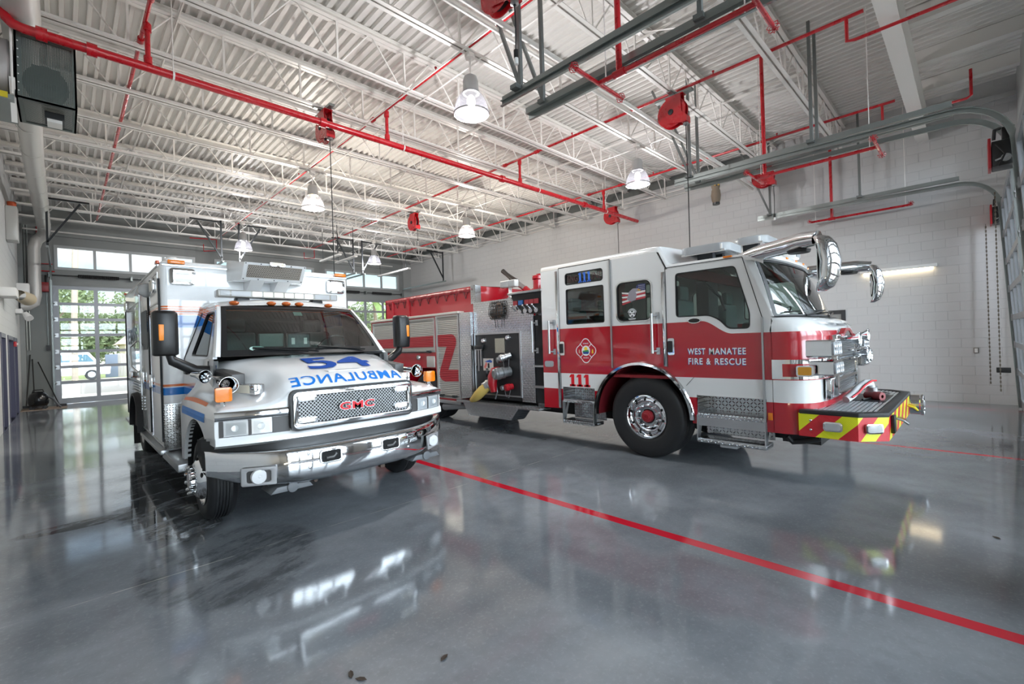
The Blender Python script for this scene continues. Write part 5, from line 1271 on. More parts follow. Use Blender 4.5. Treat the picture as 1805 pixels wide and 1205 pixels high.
for y0, y1, z in ((8.2, 10.75, 1.50), (7.33, 7.98, .585)):
    lb = MB().tube([(XB-.04, y0, z), (XB-.04, y1, z)], .014, n=8)
    for y in (y0+.1, y1-.12): lb.box(XB-.06, XB, y-.05, y+.05, z-.02, z+.03)
    lb.build('lift_bar', M_DARKSTEEL, fe)
MB().box(XB-.03, XB+.2, 7.25, 10.92, 2.265, 2.315).build('body_gutter', pm('pale_gutter', 'cfccc4', .35, .3), fe, bevel=.01)
MB().box(XB-.03, XB+.1, 7.25, 8.1, .43, .50).build('lower_rail', M_ALU, fe, bevel=.01)
MB().box(XB-.03, XB+.02, 8.12, 8.40, 1.17, 1.41).build('side_box', pm('pale_box', 'bcb9b4', .35, .4), fe, bevel=.01)
MB().lathe([(0, -.03), (.05, -.025), (.06, 0)], (XB, 8.75, 1.38), (1, 0, 0), n=16).build('side_lamp', M_CHROME, fe)
hb = MB()
hb.box(5.80, 5.84, 6.88, 10.38, 2.27, 2.79).box(8.02, 8.06, 6.88, 10.38, 2.27, 2.79).box(5.80, 8.06, 10.34, 10.38, 2.27, 2.76).box(5.80, 8.06, 6.88, 6.92, 2.27, 2.79)

hb.box(5.77, 5.80, 9.25, 9.34, 2.3, 2.76).box(5.77, 5.80, 9.95, 10.02, 2.3, 2.74)
hb.build('hose_bed', M_TRED, fe, smooth=0)
cv = MB(); N = 26; rows = []
for j in range(5):
    row = []
    for i in range(N*3+1):
        y = 6.95+(10.3-6.95)*i/(N*3); w = .012*math.sin(i*1.9)+.008*math.sin(i*.7)
        if j == 0: row.append((7.0, y, 2.83+w*.5))
        if j == 1: row.append((5.86, y, 2.80+w*.3))
        if j == 2: row.append((5.785+w*.3, y, 2.77))
        if j == 3: row.append((5.775+w, y, 2.72))
        if j == 4: row.append((5.79+w*.6, y, 2.685+.012*math.cos(i*.8)))
    rows.append(row)
cv.loft(rows); cv.build('hose_cover', pm('red_vinyl', '8c2029', .35), fe, smooth=70)
bg = MB()
for k in range(10):
    y = 7.15+k*.33; bg.tube([(5.785, y-.06, 2.69), (5.785, y, 2.56-.02*(k % 2)), (5.785, y+.06, 2.69)], .006, n=5)
bg.build('bungee_hook', M_BLACK, fe)
MB().box(5.785, 5.80, 6.865, 7.0, 2.44, 2.8).box(5.785, 5.93, 6.855, 6.87, 2.44, 2.8).build('corner_plate', M_DP_S, fe, smooth=0)
# ------------------------------------------------------------------ ambulance
AXC = 2.09
M_OR = pm('orange_stripe_film', 'd96a2b', .4); M_BL = pm('blue_stripe_film', '1273c4', .4)
def m_ambpaint():
    t = NT('striped_ambulance_paint'); o, x, y, z = t.obj()
    def band(a, b): return t.math('MULTIPLY', t.math('GREATER_THAN', z, a), t.math('LESS_THAN', z, b))
    c = lin('dfe1e2')
    og = t.math('MULTIPLY', band(2.145, 2.262), t.math('LESS_THAN', t.math('FRACT', t.math('DIVIDE', t.math('SUBTRACT', z, 2.145), .0302)), .62))
    og = t.math('MAXIMUM', og, band(1.237, 1.266)); bl = t.math('MAXIMUM', band(1.98, 2.135), band(1.131, 1.223))
    c = t.mix(og, c, lin('d96a2b')); c = t.mix(bl, c, lin('1273c4'))
    return t.pbr(c, .16, 0., None, Coat_Weight=.7, Coat_Roughness=.03)
M_AP = m_ambpaint()
M_AW = pm('ambulance_white_paint', 'dfe1e2', .18, Coat_Weight=.7, Coat_Roughness=.04)
M_HLG = glass_mat('headlamp_glass', (.93, .95, .96), 1.5, .05)
M_WARM = pm('warm_lamp_lens', 'e4dfcd', .2, 0., Coat_Weight=.5)
M_DKTRIM = pm('dark_grey_trim', '4b4a4a', .4)
am = T('ambulance', 'white ambulance with blue and orange stripes parked on wet concrete', 'ambulance', (AXC, 7.2, 0))
BX0, BX1, BY0, BY1, BZ0, BZ1 = .88, 3.30, 7.10, 11.55, .42, 2.835
MB().poly(fy(BY0), [(BX0, BZ0), (BX1, BZ0), (BX1, BZ1), (BX0, BZ1)], t=BY1-BY0).build('box_body', M_AP, am, bevel=.07, seg=4, smooth=50)
MB().box(BX0-.012, BX0+.03, BY0+.12, BY1, 2.765, 2.785).box(BX0+.02, BX1-.02, BY0-.012, BY0+.02, 2.76, 2.775).build('roof_drip_rail', M_ALU, am)
# side doors and compartments
sd = MB()
def frame(y0, y1, z0, z1, w=.016):
    sd.poly(fx(BX0-.008), [(y0, z0), (y1, z0), (y1, z1), (y0, z1)], [[(y0+w, z0+w), (y1-w, z0+w), (y1-w, z1-w), (y0+w, z1-w)]], t=.012)
frame(7.2, 8.15, .5, 2.2); frame(7.3, 8.1, 2.3, 2.7); frame(8.22, 9.35, .5, 2.65); frame(9.42, 11.35, 1.2, 2.5); frame(10.75, 11.4, .55, 1.18)
sd.build('compartment_frame', M_ALU, am, smooth=0)
hg = MB()
for y in (8.19, 7.165, 11.42): hg.cyl((BX0-.012, y, .55), (BX0-.012, y, 2.6), .012, n=8)
hg.each('piano_hinge', M_DARKSTEEL, am)
MB().poly(fx(BX0-.006), rrect(8.45, 9.15, 1.72, 2.3, .05), t=.008).build('side_door_window', pm('dark_side_glass', '15191b', .05, Coat_Weight=.5), am, smooth=0)
for y, z, h in ((9.75, 1.62, .26), (8.0, 1.28, .0), (8.9, 1.3, 0)):
    if h: MB().tube([(BX0-.01, y-.02, z+h), (BX0-.08, y+.1, z+h-.1), (BX0-.08, y+.1, z-h+.1), (BX0-.01, y-.02, z-h)], .014, n=8).build('grab_rail', M_CHROME, am)
    else: MB().box(BX0-.04, BX0, y-.05, y+.05, z-.09, z+.09).build('door_latch', M_CHROME, am, bevel=.01)
MB().box(BX0-.05, BX0, 10.4, 10.55, 1.24, 1.36).build('door_latch', M_CHROME, am, bevel=.02)
lv = MB()
for k in range(9):
    z = .80+k*.045; lv.box(BX0-.012, BX0-.002, 8.95 if k < 5 else 9.5, 9.3 if k < 5 else 10.6, z, z+.02)
lv.build('louvre_vent', M_ALU, am, smooth=0)
for y in (7.72, 11.3):
    o = MB().poly(fx(BX0-.03), rrect(y-.16, y+.16, 2.46, 2.66, .04), t=.03).build('side_flood_lamp', M_CHROME, am, bevel=.006)
    MB().poly(fx(BX0-.034), rrect(y-.125, y+.125, 2.49, 2.63, .03), t=.006).build('flood_lens', M_WARM, o, smooth=0)
MB().lathe([(0, -.13), (.06, -.12), (.10, -.05), (.105, 0)], (BX0, 8.15, 2.55), (1, 0, 0), n=18).build('scene_dome_lamp', M_LENS, am)
for y in (7.25, 11.4): MB().box(BX0-.03, BX0+.01, y-.06, y+.06, 2.79, 2.83).build('marker_lamp', pm('red_orange_lens', 'c04a1e', .2, Coat_Weight=.5), am, bevel=.008)
text('EMS', .27, lambda u, v: (BX0-.004, 11.2-u, 1.84+v), .03, 1.35).build('side_lettering', pm('faded_blue_letter', '6f7f98', .3), am, smooth=0)
text('EMERGENCY', .12, lambda u, v: (BX0-.004, 11.2-u, 2.36+v), .01, 1.6).build('side_lettering', pm('faded_blue_letter', '6f7f98', .3), am, smooth=0) if False else None
# lower diamond plate, rub rail, flare
MB().box(BX0-.006, BX0+.36, BY0-.008, BY0+.03, .46, 1.026).box(BX0-.008, BX0+.03, BY0+.0, 7.19, .46, 1.026).build('corner_tread_plate', diamond('tread_plate_amb', 'x', 'z', 'a9a7a2', .03), am, bevel=.004)
MB().lathe([(0, -.02), (.09, -.02), (.1, -.01), (.1, .01)], (BX0+.27, BY0-.01, .72), (0, 1, 0), n=22).build('fuel_cap', M_DARKSTEEL, am)
MB().box(BX0-.05, BX0+.05, 7.15, 9.2, .385, .445).box(BX0-.05, BX0+.05, 10.6, BY1, .385, .445).build('rub_rail', M_ALU, am, bevel=.012)
fl = MB(); c0, r0 = 9.86, .60
fl.loft([[(BX0-.0, c0+r0*1.08*math.cos(R(a)), .42+r0*1.02*math.sin(R(a))) for a in range(0, 181, 9)], [(BX0-.08, c0+r0*1.04*math.cos(R(a)), .42+r0*.98*math.sin(R(a))) for a in range(0, 181, 9)], [(BX0-.08, c0+r0*.98*math.cos(R(a)), .42+r0*.92*math.sin(R(a))) for a in range(0, 181, 9)], [(BX0+.02, c0+r0*.96*math.cos(R(a)), .42+r0*.9*math.sin(R(a))) for a in range(0, 181, 9)]])
fl.poly(fx(BX0-.009), [(c0+r0*math.cos(R(a)), .42+r0*.93*math.sin(R(a))) for a in range(0, 181, 9)], t=.004)
fl.build('wheel_flare', M_RUBBER, am)
MB().box(BX0-.02, BX0+.3, 10.52, 10.54, .07, .5).build('mud_flap', M_RUBBER, am)
wheel(am, BX0+.03, 9.86, .405, .405, .52, .25, 'plain'); wheel(am, BX1-.03, 9.86, .405, .405, .52, .25, 'plain', -1)
wheel(am, .935, 5.40, .41, .41, .25, .25, 'ambulance'); wheel(am, 2*AXC-.935, 5.40, .41, .41, .25, .25, 'ambulance', -1)
# box front: floods, markers, AC unit
for xa, xb, za, zb in ((.965, 1.245, 2.525, 2.735), (2.955, 3.235, 2.515, 2.725)):
    o = MB().poly(fy(BY0-.035), rrect(xa, xb, za, zb, .045), t=.04).build('flood_lamp', M_CHROME, am, bevel=.008)
    MB().poly(fy(BY0-.04), rrect(xa+.04, xb-.04, za+.03, zb-.03, .03), t=.008).build('flood_lens', M_WARM, o, smooth=0)
    MB().box(xa+.07, xb-.07, BY0-.045, BY0-.039, zb-.08, zb-.045).box(xa+.05, xb-.05, BY0-.045, BY0-.039, za+.04, za+.075).build('lamp_tube', M_WHITE, o)
for x in (1.045, 3.175):
    o = MB().box(x-.09, x+.09, BY0-.03, BY0, 2.785, 2.835).build('marker_lamp', M_AMBER, am, bevel=.01)
MB().lathe([(.09, 0), (.085, .04), (.05, .07), (0, .08)], (1.03, 7.3, 2.83), n=18).build('roof_dome', M_WHITE, am)
ac = MB(); A0, A1 = 1.70, 2.48
ac.loft([[(A0, 6.62, 2.815), (A1, 6.62, 2.815), (A1, 6.80, 2.60), (A0, 6.80, 2.60)], [(A0-.1, 7.1, 2.86), (A1+.1, 7.1, 2.86), (A1+.1, 7.1, 2.60), (A0-.1, 7.1, 2.60)]], closed=True, cap=True)
ac.build('roof_condenser', M_AW, am, bevel=.008, smooth=30)
def m_perf2():
    t = NT('perforated_grille'); o, x, y, z = t.obj(); p = .022
    u0 = t.math('DIVIDE', x, p); v0 = t.math('DIVIDE', z, p*.8); row = t.math('MODULO', t.math('FLOOR', v0), 2.)
    u = t.math('SUBTRACT', t.math('FRACT', t.math('ADD', u0, t.math('MULTIPLY', row, .5))), .5); v = t.math('SUBTRACT', t.math('FRACT', v0), .5)
    d = t.math('ADD', t.math('MULTIPLY', u, u), t.math('MULTIPLY', v, v))
    c = t.mix(t.math('LESS_THAN', d, .10), lin('b4aea6'), lin('1c1918')); return t.pbr(c, .4, .3)
gr = MB(); s_ = lambda u, v, w: (u, 6.62+.18*(2.815-v)/.215-.004-w, v)
gr.poly(s_, [(A0+.05, 2.635), (A1-.05, 2.635), (A1-.05, 2.785), (A0+.05, 2.785)], t=.004); gr.build('condenser_grille', m_perf2(), am, smooth=0)
rv = MB()
for x in (A0+.02, A0+.2, A0+.4, A0+.58, A1-.02):
    for z in (2.615, 2.80): p = s_(x, z, .0); rv.sphere(p, .008, 6, 4)
rv.each('condenser_screw', M_DARKSTEEL, am)
o = MB().poly(fy(6.585), rrect(1.995, 2.195, 2.775, 2.845, .03), t=.05).build('centre_lamp', M_CHROME, am, bevel=.006); MB().poly(fy(6.578), rrect(2.02, 2.17, 2.79, 2.83, .018), t=.01).build('centre_lens', M_WARM, o, smooth=0)
for x in (1.80, 2.14):
    MB().poly(fx(x), [(6.74, 2.60), (7.10, 2.60), (7.10, 2.44), (7.04, 2.44)], t=.17).build('condenser_bracket', M_AW, am, smooth=0)
# light bar on the cab roof
lb = MB().box(1.345, 2.82, 6.40, 6.60, 2.328, 2.415).build('light_bar', pm('smoky_bar_lens', 'b3b1aa', .15, 0., Transmission_Weight=.35, Coat_Weight=.4), am, bevel=.012)
md = MB()
for k in range(6): a = 1.72+k*.128; md.poly(fy(6.392), rrect(a, a+.113, 2.34, 2.403, .008), t=.01)
md.each('led_module', M_WARM, lb, smooth=0)
md = MB()
for x0, x1 in ((1.37, 1.47), (1.49, 1.70), (2.50, 2.70), (2.72, 2.80)): md.box(x0, x1, 6.394, 6.41, 2.34, 2.403)
md.each('end_module', M_LENS, lb, smooth=0)
MB().box(1.55, 1.70, 6.42, 6.58, 2.24, 2.33).box(2.47, 2.62, 6.42, 6.58, 2.24, 2.33).build('bar_foot', M_BLACK, lb, bevel=.02)
# ---- cab
def cx(v): return 1.10-.02*max(0, 1-abs(v-1.2)/.5) if v < 1.58 else 1.10+.175*((v-1.58)/.62)
def cabside(sg):
    fn = lambda u, v, w: ((cx(v)+w) if sg > 0 else (2*AXC-cx(v)-w), u, v)
    return fn
awin = rpoly([(6.70, 1.615), (6.52, 2.13), (6.14, 2.125), (5.81, 1.605)], .06)
for sg in (1, -1):
    fn = cabside(sg)
    MB().poly(fn, [(5.55, 1.58), (7.12, 1.58), (7.12, 2.20), (6.18, 2.20)], [awin], t=.04).loft([[fn(y, z, 0) for y in (5.5, 6.2, 7.12)] for z in (.50, .8, 1.1, 1.3, 1.45, 1.58)]).build('cab_side', M_AP, am, smooth=40)
    MB().poly(lambda u, v, w: fn(u, v, w-.004), awin, [inset(awin, .018)], t=.02).build('window_gasket', M_GASKET, am, smooth=0)
    MB().poly(lambda u, v, w: fn(u, v, w+.015), awin, t=.004).build('door_window', M_TINT, am, smooth=0)
    sm2 = MB()
    for a, b in (((7.08, 1.58), (7.0, .75)), ((6.82, 2.15), (7.08, 1.58)), ((5.72, 1.56), (5.72, 1.1))):
        pa = fn(a[0], a[1], -.001); pb = fn(b[0], b[1], -.001); sm2.bar(pa, pb, .01, .01)
    sm2.build('door_seam', M_GASKET, am, smooth=0)
    p = fn(6.85, 1.44, -.012); MB().box(p[0]-.02, p[0]+.02, 6.78, 6.93, 1.39, 1.47).build('door_handle', M_BLACK, am, bevel=.01)
def aring(y, ze, cr):
    h = [(0, -.06), (.01, -.025), (.045, .0), (.2, .4*cr), (.5, .85*cr)]; x0 = 1.275; x1 = 2*AXC-x0
    return [(x0+a, y, ze+b) for a, b in h]+[(AXC, y, ze+cr)]+[(x1-a, y, ze+b) for a, b in reversed(h)]
MB().loft([aring(7.12, 2.27, .07), aring(6.6, 2.265, .07), aring(6.35, 2.245, .06), aring(6.2, 2.21, .05), aring(6.13, 2.185, .03)]).build('cab_roof', M_AW, am, smooth=60)
def aws(u, v, off=0.):
    a = 2*u-1; cb = abs(a)**2.2
    xb = AXC+.915*a; xt = AXC+.78*a
    yb = 5.36+.20*cb; yt = 6.02+.10*cb; zb = 1.60; zt = 2.185-.005*cb; s = .03*math.sin(PI*v)
    return (xb+(xt-xb)*v, yb+(yt-yb)*v-s*.7-off*.7, zb+(zt-zb)*v+s*.7+off*.7)
def awsg(u0, u1, v0, v1, off, nu=24, nv=8): return [[aws(u0+(u1-u0)*i/nu, v0+(v1-v0)*j/nv, off) for i in range(nu+1)] for j in range(nv+1)]
MB().loft(awsg(0, 1, 0, 1, 0)).build('windshield', M_WSG, am, smooth=60)
fr = MB()
for a, b, c, d in ((0, 1, 0, .1), (0, 1, .93, 1), (0, .03, 0, 1), (.97, 1, 0, 1)): fr.loft(awsg(a, b, c, d, .005))
fr.build('windshield_frame', M_GASKET, am, smooth=60)
pl = MB()
for s in (0, 1):
    rows = []; q = 1 if s == 0 else -1
    for k in range(9):
        v = k/8; p = aws(s, v); z = p[2]; e = cx(max(z, 1.58)); X = e if s == 0 else 2*AXC-e; ye = 5.57+(6.2-5.57)*v
        rows.append([(X, ye+.06, z), (X, ye, z), ((X*.6+p[0]*.4)-q*.008, ye*.4+p[1]*.6-.02, z+.006), p])
    pl.loft(rows)
pl.each('windshield_pillar', M_AW, am, smooth=60)
for u in (.09, .34, .45, .55, .80):
    p = aws(u, 1.0); MB().sphere((p[0], p[1]+.05, p[2]+.045), .05, 12, 8, (1.1, 1, .55)).build('cab_marker_lamp', pm('orange_marker_lens', 'b85a24', .25, Coat_Weight=.5), am)
for a, b in ((.15, .45), (.52, .85)):
    w = MB(); pa = aws(b, .02, .03); pb = aws(a, .10, .03); pc = aws(a+.38 if a < .3 else a+.3, .06, .03)
    w.tube([pa, pb], .012, n=6).tube([pb, pc], .009, n=6); w.build('wiper', M_BLACK, am)
w = MB().loft([[aws(i/16, 0, .012) for i in range(17)], [(aws(i/16, 0)[0], aws(i/16, 0)[1]-.10, 1.60) for i in range(17)]]).build('cowl', M_BLACK, am)
# ---- bonnet and wings
XS = [0, .2, .4, .56, .62, .68, .76, .84, .93, 1.04, 1.12, 1.165, 1.178]
ST = [(4.42, [1.30, 1.30, 1.295, 1.285, 1.27, 1.215, 1.18, 1.165, 1.155, 1.15, 1.14, 1.12, 1.05]),
      (4.52, [1.385, 1.384, 1.378, 1.365, 1.345, 1.28, 1.215, 1.19, 1.18, 1.175, 1.16, 1.125, 1.05]),
      (4.70, [1.445, 1.443, 1.437, 1.425, 1.408, 1.345, 1.26, 1.22, 1.205, 1.195, 1.18, 1.14, 1.05]),
      (4.95, [1.515, 1.512, 1.505, 1.494, 1.482, 1.458, 1.41, 1.30, 1.235, 1.212, 1.195, 1.15, 1.05]),
      (5.25, [1.565, 1.562, 1.556, 1.548, 1.54, 1.528, 1.505, 1.44, 1.27, 1.228, 1.205, 1.155, 1.05]),
      (5.55, [1.597, 1.595, 1.59, 1.584, 1.582, 1.576, 1.565, 1.545, 1.44, 1.25, 1.215, 1.155, 1.05]),
      (5.85, [1.59, 1.59, 1.585, 1.58, 1.575, 1.57, 1.565, 1.555, 1.51, 1.30, 1.205, 1.15, 1.04]),
      (6.2, [1.57, 1.57, 1.57, 1.565, 1.56, 1.555, 1.55, 1.54, 1.51, 1.28, 1.18, 1.13, 1.03])]
def yoff(a): return .21*(a/1.178)**2.4
def cr1(xs, vs, x):
    """smooth interpolation through (xs, vs)"""
    n = len(xs); i = 0
    x = min(max(x, xs[0]), xs[-1])
    while i < n-2 and xs[i+1] < x: i += 1
    h = xs[i+1]-xs[i]; t = (x-xs[i])/h
    def sl(k):
        if k <= 0 or k >= n-1:
            j = 0 if k <= 0 else n-2
            return (vs[j+1]-vs[j])/(xs[j+1]-xs[j])
        d0 = (vs[k]-vs[k-1])/(xs[k]-xs[k-1]); d1 = (vs[k+1]-vs[k])/(xs[k+1]-xs[k])
        return 0 if d0*d1 <= 0 else 2*d0*d1/(d0+d1)
    m0, m1 = sl(i)*h, sl(i+1)*h
    return vs[i]*(2*t**3-3*t*t+1)+m0*(t**3-2*t*t+t)+vs[i+1]*(3*t*t-2*t**3)+m1*(t**3-t*t)
SY = [s_[0] for s_ in ST]
def bz(a, t): return cr1(SY, [cr1(XS, s_[1], a) for s_ in ST], t)
def kf(t): return max(0, 1-(t-4.42))
def bonnet_z(x, y):
    a = min(abs(x-AXC), 1.17); t = y
    for _ in range(8): t = y-yoff(a)*kf(t)
    return bz(a, t)
XF = [0, .1, .2, .3, .4, .48, .56, .59, .62, .65, .68, .72, .76, .80, .84, .885, .93, .985, 1.04, 1.08, 1.12, 1.145, 1.165, 1.178]
TF = [4.42+.02*k for k in range(6)]+[4.55+.05*k for k in range(34)]
rows = []
for t in TF:
    h_ = [(x, t+yoff(x)*kf(t), bz(x, t)) for x in XF]
    rows.append([(AXC-x, y, z) for x, y, z in reversed(h_)]+[(AXC+x, y, z) for x, y, z in h_[1:]])
b0 = [(x, y-.012, z-.05 if abs(x-AXC) < .62 else z-.03) for x, y, z in rows[0]]
b1 = [(x, y-.015, 1.12 if abs(x-AXC) < 1.15 else 1.03) for x, y, z in rows[0]]
b2 = [(x, y-.012, .915) for x, y, z in rows[0]]; b3 = [(x, y-.035, .90) for x, y, z in rows[0]]; b4 = [(x, y-.04, .84) for x, y, z in rows[0]]; b5 = [(x, y+.03, .81) for x, y, z in rows[0]]
bo = MB().loft([b5, b4, b3, b2, b1, b0]+rows); bo.build('bonnet', M_AW, am, smooth=60)
for sg in (1, -1):
    X = AXC-1.178*sg
    arc = [(5.44+.63*math.cos(R(a)), .42+.575*math.sin(R(a))) for a in range(8, 146, 6)]
    MB().poly(fx(X, sg), [(4.62, 1.06), (4.62, .83), (4.92, .83)]+list(reversed(arc))[0:]+[(6.2, .49), (6.2, 1.05)], t=.06).build('front_wing', M_AW, am, smooth=0)
    ar2 = [(5.44+.63*math.cos(R(a)), .42+.575*math.sin(R(a))) for a in range(0, 150, 6)]
    MB().loft([[(X+sg*.03, y, z) for y, z in ar2], [(X+sg*.5, y, z) for y, z in ar2]]).poly(fx(X+sg*.5), ar2).build('wheel_liner', M_BLACK, am, smooth=60)
    s1 = [5.0+k*.1 for k in range(12)]
    MB().loft([[(X-sg*.004, y, 1.005+.0*y) for y in s1], [(X-sg*.004, y, 1.05) for y in s1], [(X+sg*.003, y, 1.085) for y in s1]]).build('wing_blue_stripe', M_BL, am, smooth=0)
    MB().loft([[(X+sg*.014, y, bonnet_z(X+sg*.014, y)+.004) for y in s1], [(X+sg*.036, y, bonnet_z(X+sg*.036, y)+.005) for y in s1]]).build('wing_orange_stripe', M_OR, am, smooth=0)
    # step under the cab door
    if sg == 1: MB().poly(fx(.87), [(6.2, .33), (7.3, .33), (7.3, .42), (6.2, .42)], t=.30).build('cab_step', M_ALU, am, bevel=.01)
    # side vent, intersection lamp, horn, turn signal
    xm = lambda d: AXC-d*sg
    vt = MB().bar((xm(.91), 5.55, 1.395), (xm(.885), 5.03, 1.35), .12, .17).build('side_vent', M_DKTRIM, am, bevel=.012)
    MB().bar((xm(.972), 5.50, 1.392), (xm(.948), 5.12, 1.357), .006, .12).build('vent_mesh', M_BLACK, vt, smooth=0)
    o = MB().bar((xm(.875), 5.12, 1.292), (xm(.785), 4.72, 1.292), .10, .10).build('intersection_lamp', M_CHROME, am, bevel=.012)
    MB().bar((xm(.922), 5.08, 1.293), (xm(.838), 4.76, 1.293), .012, .078).build('intersection_lens', M_WARM, o, bevel=.003)
    MB().lathe([(.03, .30), (.03, .15), (.045, .08), (.066, .02), (.076, 0), (.08, .0), (.077, .012), (.064, .035), (.04, .09), (.02, .3)], (xm(1.01), 4.83, 1.345), (0, 1, .05), n=24).build('air_horn', M_CHROME, am)
    if sg == 1: MB().lathe([(.02, .2), (.035, .06), (.058, .0), (.062, .0), (.035, .08)], (.93, 5.0, 1.43), (-.35, .9, .1), n=22).tube([(.96, 5.1, 1.42), (1.1, 5.15, 1.40), (1.15, 5.1, 1.3)], .018, n=8).build('air_horn', M_CHROME, am)
    o = MB().poly(fy(4.66), rrect(xm(1.09)-.065, xm(1.09)+.065, 1.212, 1.338, .018), t=.06).build('turn_signal', M_AMBER, am, bevel=.012)
    MB().cyl((xm(1.09), 4.70, 1.15), (xm(1.09), 4.70, 1.215), .02, n=8).build('signal_stalk', M_CHROME, o)
    # headlamp bank on the curved corner
    def fn(u, v, w, sg=sg): # u: distance from the centre line
        return (AXC-sg*u, 4.42+yoff(u)-.022-w, v)
    us = [.62+.53*k/10 for k in range(11)]
    MB().loft([[fn(u, .905, .0) for u in us], [fn(u, 1.055, .0) for u in us]]).build('headlamp_bezel', M_DKTRIM, am, smooth=60)
    MB().loft([[fn(u, z, w) for u in us+[1.18]] for z, w in ((1.05, .004), (1.06, .02), (1.115, .02), (1.13, .004))]).build('headlamp_chrome_strip', M_CHROME, am, smooth=60)
    for ua, ub in ((.765, .92), (.945, 1.12)):
        uu = [ua+(ub-ua)*k/6 for k in range(7)]
        hl = MB().loft([[fn(u, z, w) for u in uu] for z, w in ((.915, .004), (.925, .012), (1.04, .012), (1.05, .004))]).build('headlamp', pm('lamp_reflector', 'dde0e1', .25, .45), am, smooth=30)
        u2 = [ua+.014+(ub-ua-.028)*k/6 for k in range(7)]
        rf_ = MB().sphere(fn((ua+ub)/2, .985, .012), .035, 14, 8, (1.1, .2, .9))
        rf_.build('headlamp_bulb', M_WHITE, hl)
        MB().loft([[fn(u, z, .020) for u in u2] for z in (.93, 1.035)]).build('headlamp_lens', M_HLG, hl, smooth=60)
# lettering on the bonnet
def onb(x0, y0, k=1.): return lambda u, v: (x0+u, y0+v*k, bonnet_z(x0+u, y0+v*k)+.010)
text('54', .44, onb(2.13, 4.70), .02, .70, 'CENTER', cuts=4).build('bonnet_number', pm('deep_blue_film', '17479b', .7, Specular_IOR_Level=.15), am, smooth=0)
def ambl(u, v): x = AXC+u; y = 4.432+yoff(abs(u))+.0+v*.72; return (x, y, bonnet_z(x, y)+.008)
text('AMBULANCE', .15, ambl, .014, 1.16, 'CENTER', mirror=True, cuts=3, spacing=1.1).build('bonnet_lettering', pm('bright_blue_film', '1a6fc2', .7, Specular_IOR_Level=.15), am, smooth=0)
sc = MB()
sc.loft([[(AXC+.02-.2+.4*i/8, 4.60, bonnet_z(AXC+.02-.2+.4*i/8, 4.60)+.002) for i in range(9)], [(AXC+.02-.2+.4*i/8, 4.605, bonnet_z(AXC, 4.605)+.014-.006*((i-4)/4)**2) for i in range(9)], [(AXC+.02-.23+.46*i/8, 4.66, bonnet_z(AXC+.02-.23+.46*i/8, 4.66)+.003) for i in range(9)]])
sc.build('bonnet_scoop', M_AW, am, smooth=60)
text('63839', .045, lambda u, v: (1.135+.0*u, 5.72-u, 1.475+v), .01, .17).build('wing_number', pm('deep_blue_film', '1d4f9f', .35), am, smooth=0)
# grille
gx0, gx1, gz0, gz1, gy = 1.475, 2.705, .925, 1.262, 4.375
MB().poly(fy(gy-.03), rrect(gx0, gx1, gz0, gz1, .05), [rrect(gx0+.045, gx1-.045, gz0+.04, gz1-.04, .03)], t=.07).build('grille_frame', M_CHROME, am, bevel=.012)
MB().poly(fy(gy-.012), rrect(gx0-.02, gx1+.02, gz0-.02, gz1+.022, .06), [rrect(gx0+.005, gx1-.005, gz0+.005, gz1-.005, .045)], t=.05).build('grille_gasket', M_BLACK, am, smooth=0)
MB().poly(fy(gy+.012), rrect(gx0+.02, gx1-.02, gz0+.02, gz1-.02, .03), t=.01).build('grille_backing', pm('radiator_dark', '111214', .5), am, smooth=0)
ms = MB(); p = .034; a0, a1, c0, c1 = gx0+.05, gx1-.05, gz0+.045, gz1-.045; L = c1-c0
k = -L
while k < (a1-a0):
    for d in (1, -1):
        # clip the diagonal to the rectangle
        u0, v0 = (k, 0) if d == 1 else (k, L); t0, t1 = 0., L
        if u0 < 0: t0 = -u0
        if u0+t1 > a1-a0: t1 = a1-a0-u0
        if t1 > t0: ms.bar((a0+u0+t0, gy, c0+v0+d*t0), (a0+u0+t1, gy, c0+v0+d*t1), .0045, .006, up=(0, 1, 0))
    k += p
ms.build('grille_mesh', M_ALU, am, smooth=0)
text('GMC', .084, lambda u, v: (AXC-.005+u, gy-.028, 1.046+v), .05, .375, 'CENTER', spacing=1.0).build('emblem_border', pm('emblem_silver', 'e8e8ea', .35, .2), am, smooth=0)
text('GMC', .074, lambda u, v: (AXC-.005+u, gy-.032, 1.051+v), .025, .362, 'CENTER', spacing=1.04).build('emblem_letters', pm('emblem_red', 'd11a28', .3), am, smooth=0)
for x, z in ((1.60, 1.20), (1.60, 1.0), (2.585, 1.192), (2.582, 1.02)):
    o = MB().poly(fy(gy-.035), rrect(x-.085, x+.085, z-.028, z+.028, .024), t=.03).build('grille_lamp', M_CHROME, am, bevel=.005); MB().poly(fy(gy-.04), rrect(x-.06, x+.06, z-.02, z+.02, .012), t=.01).build('grille_lamp_lens', M_WARM, o, smooth=0)
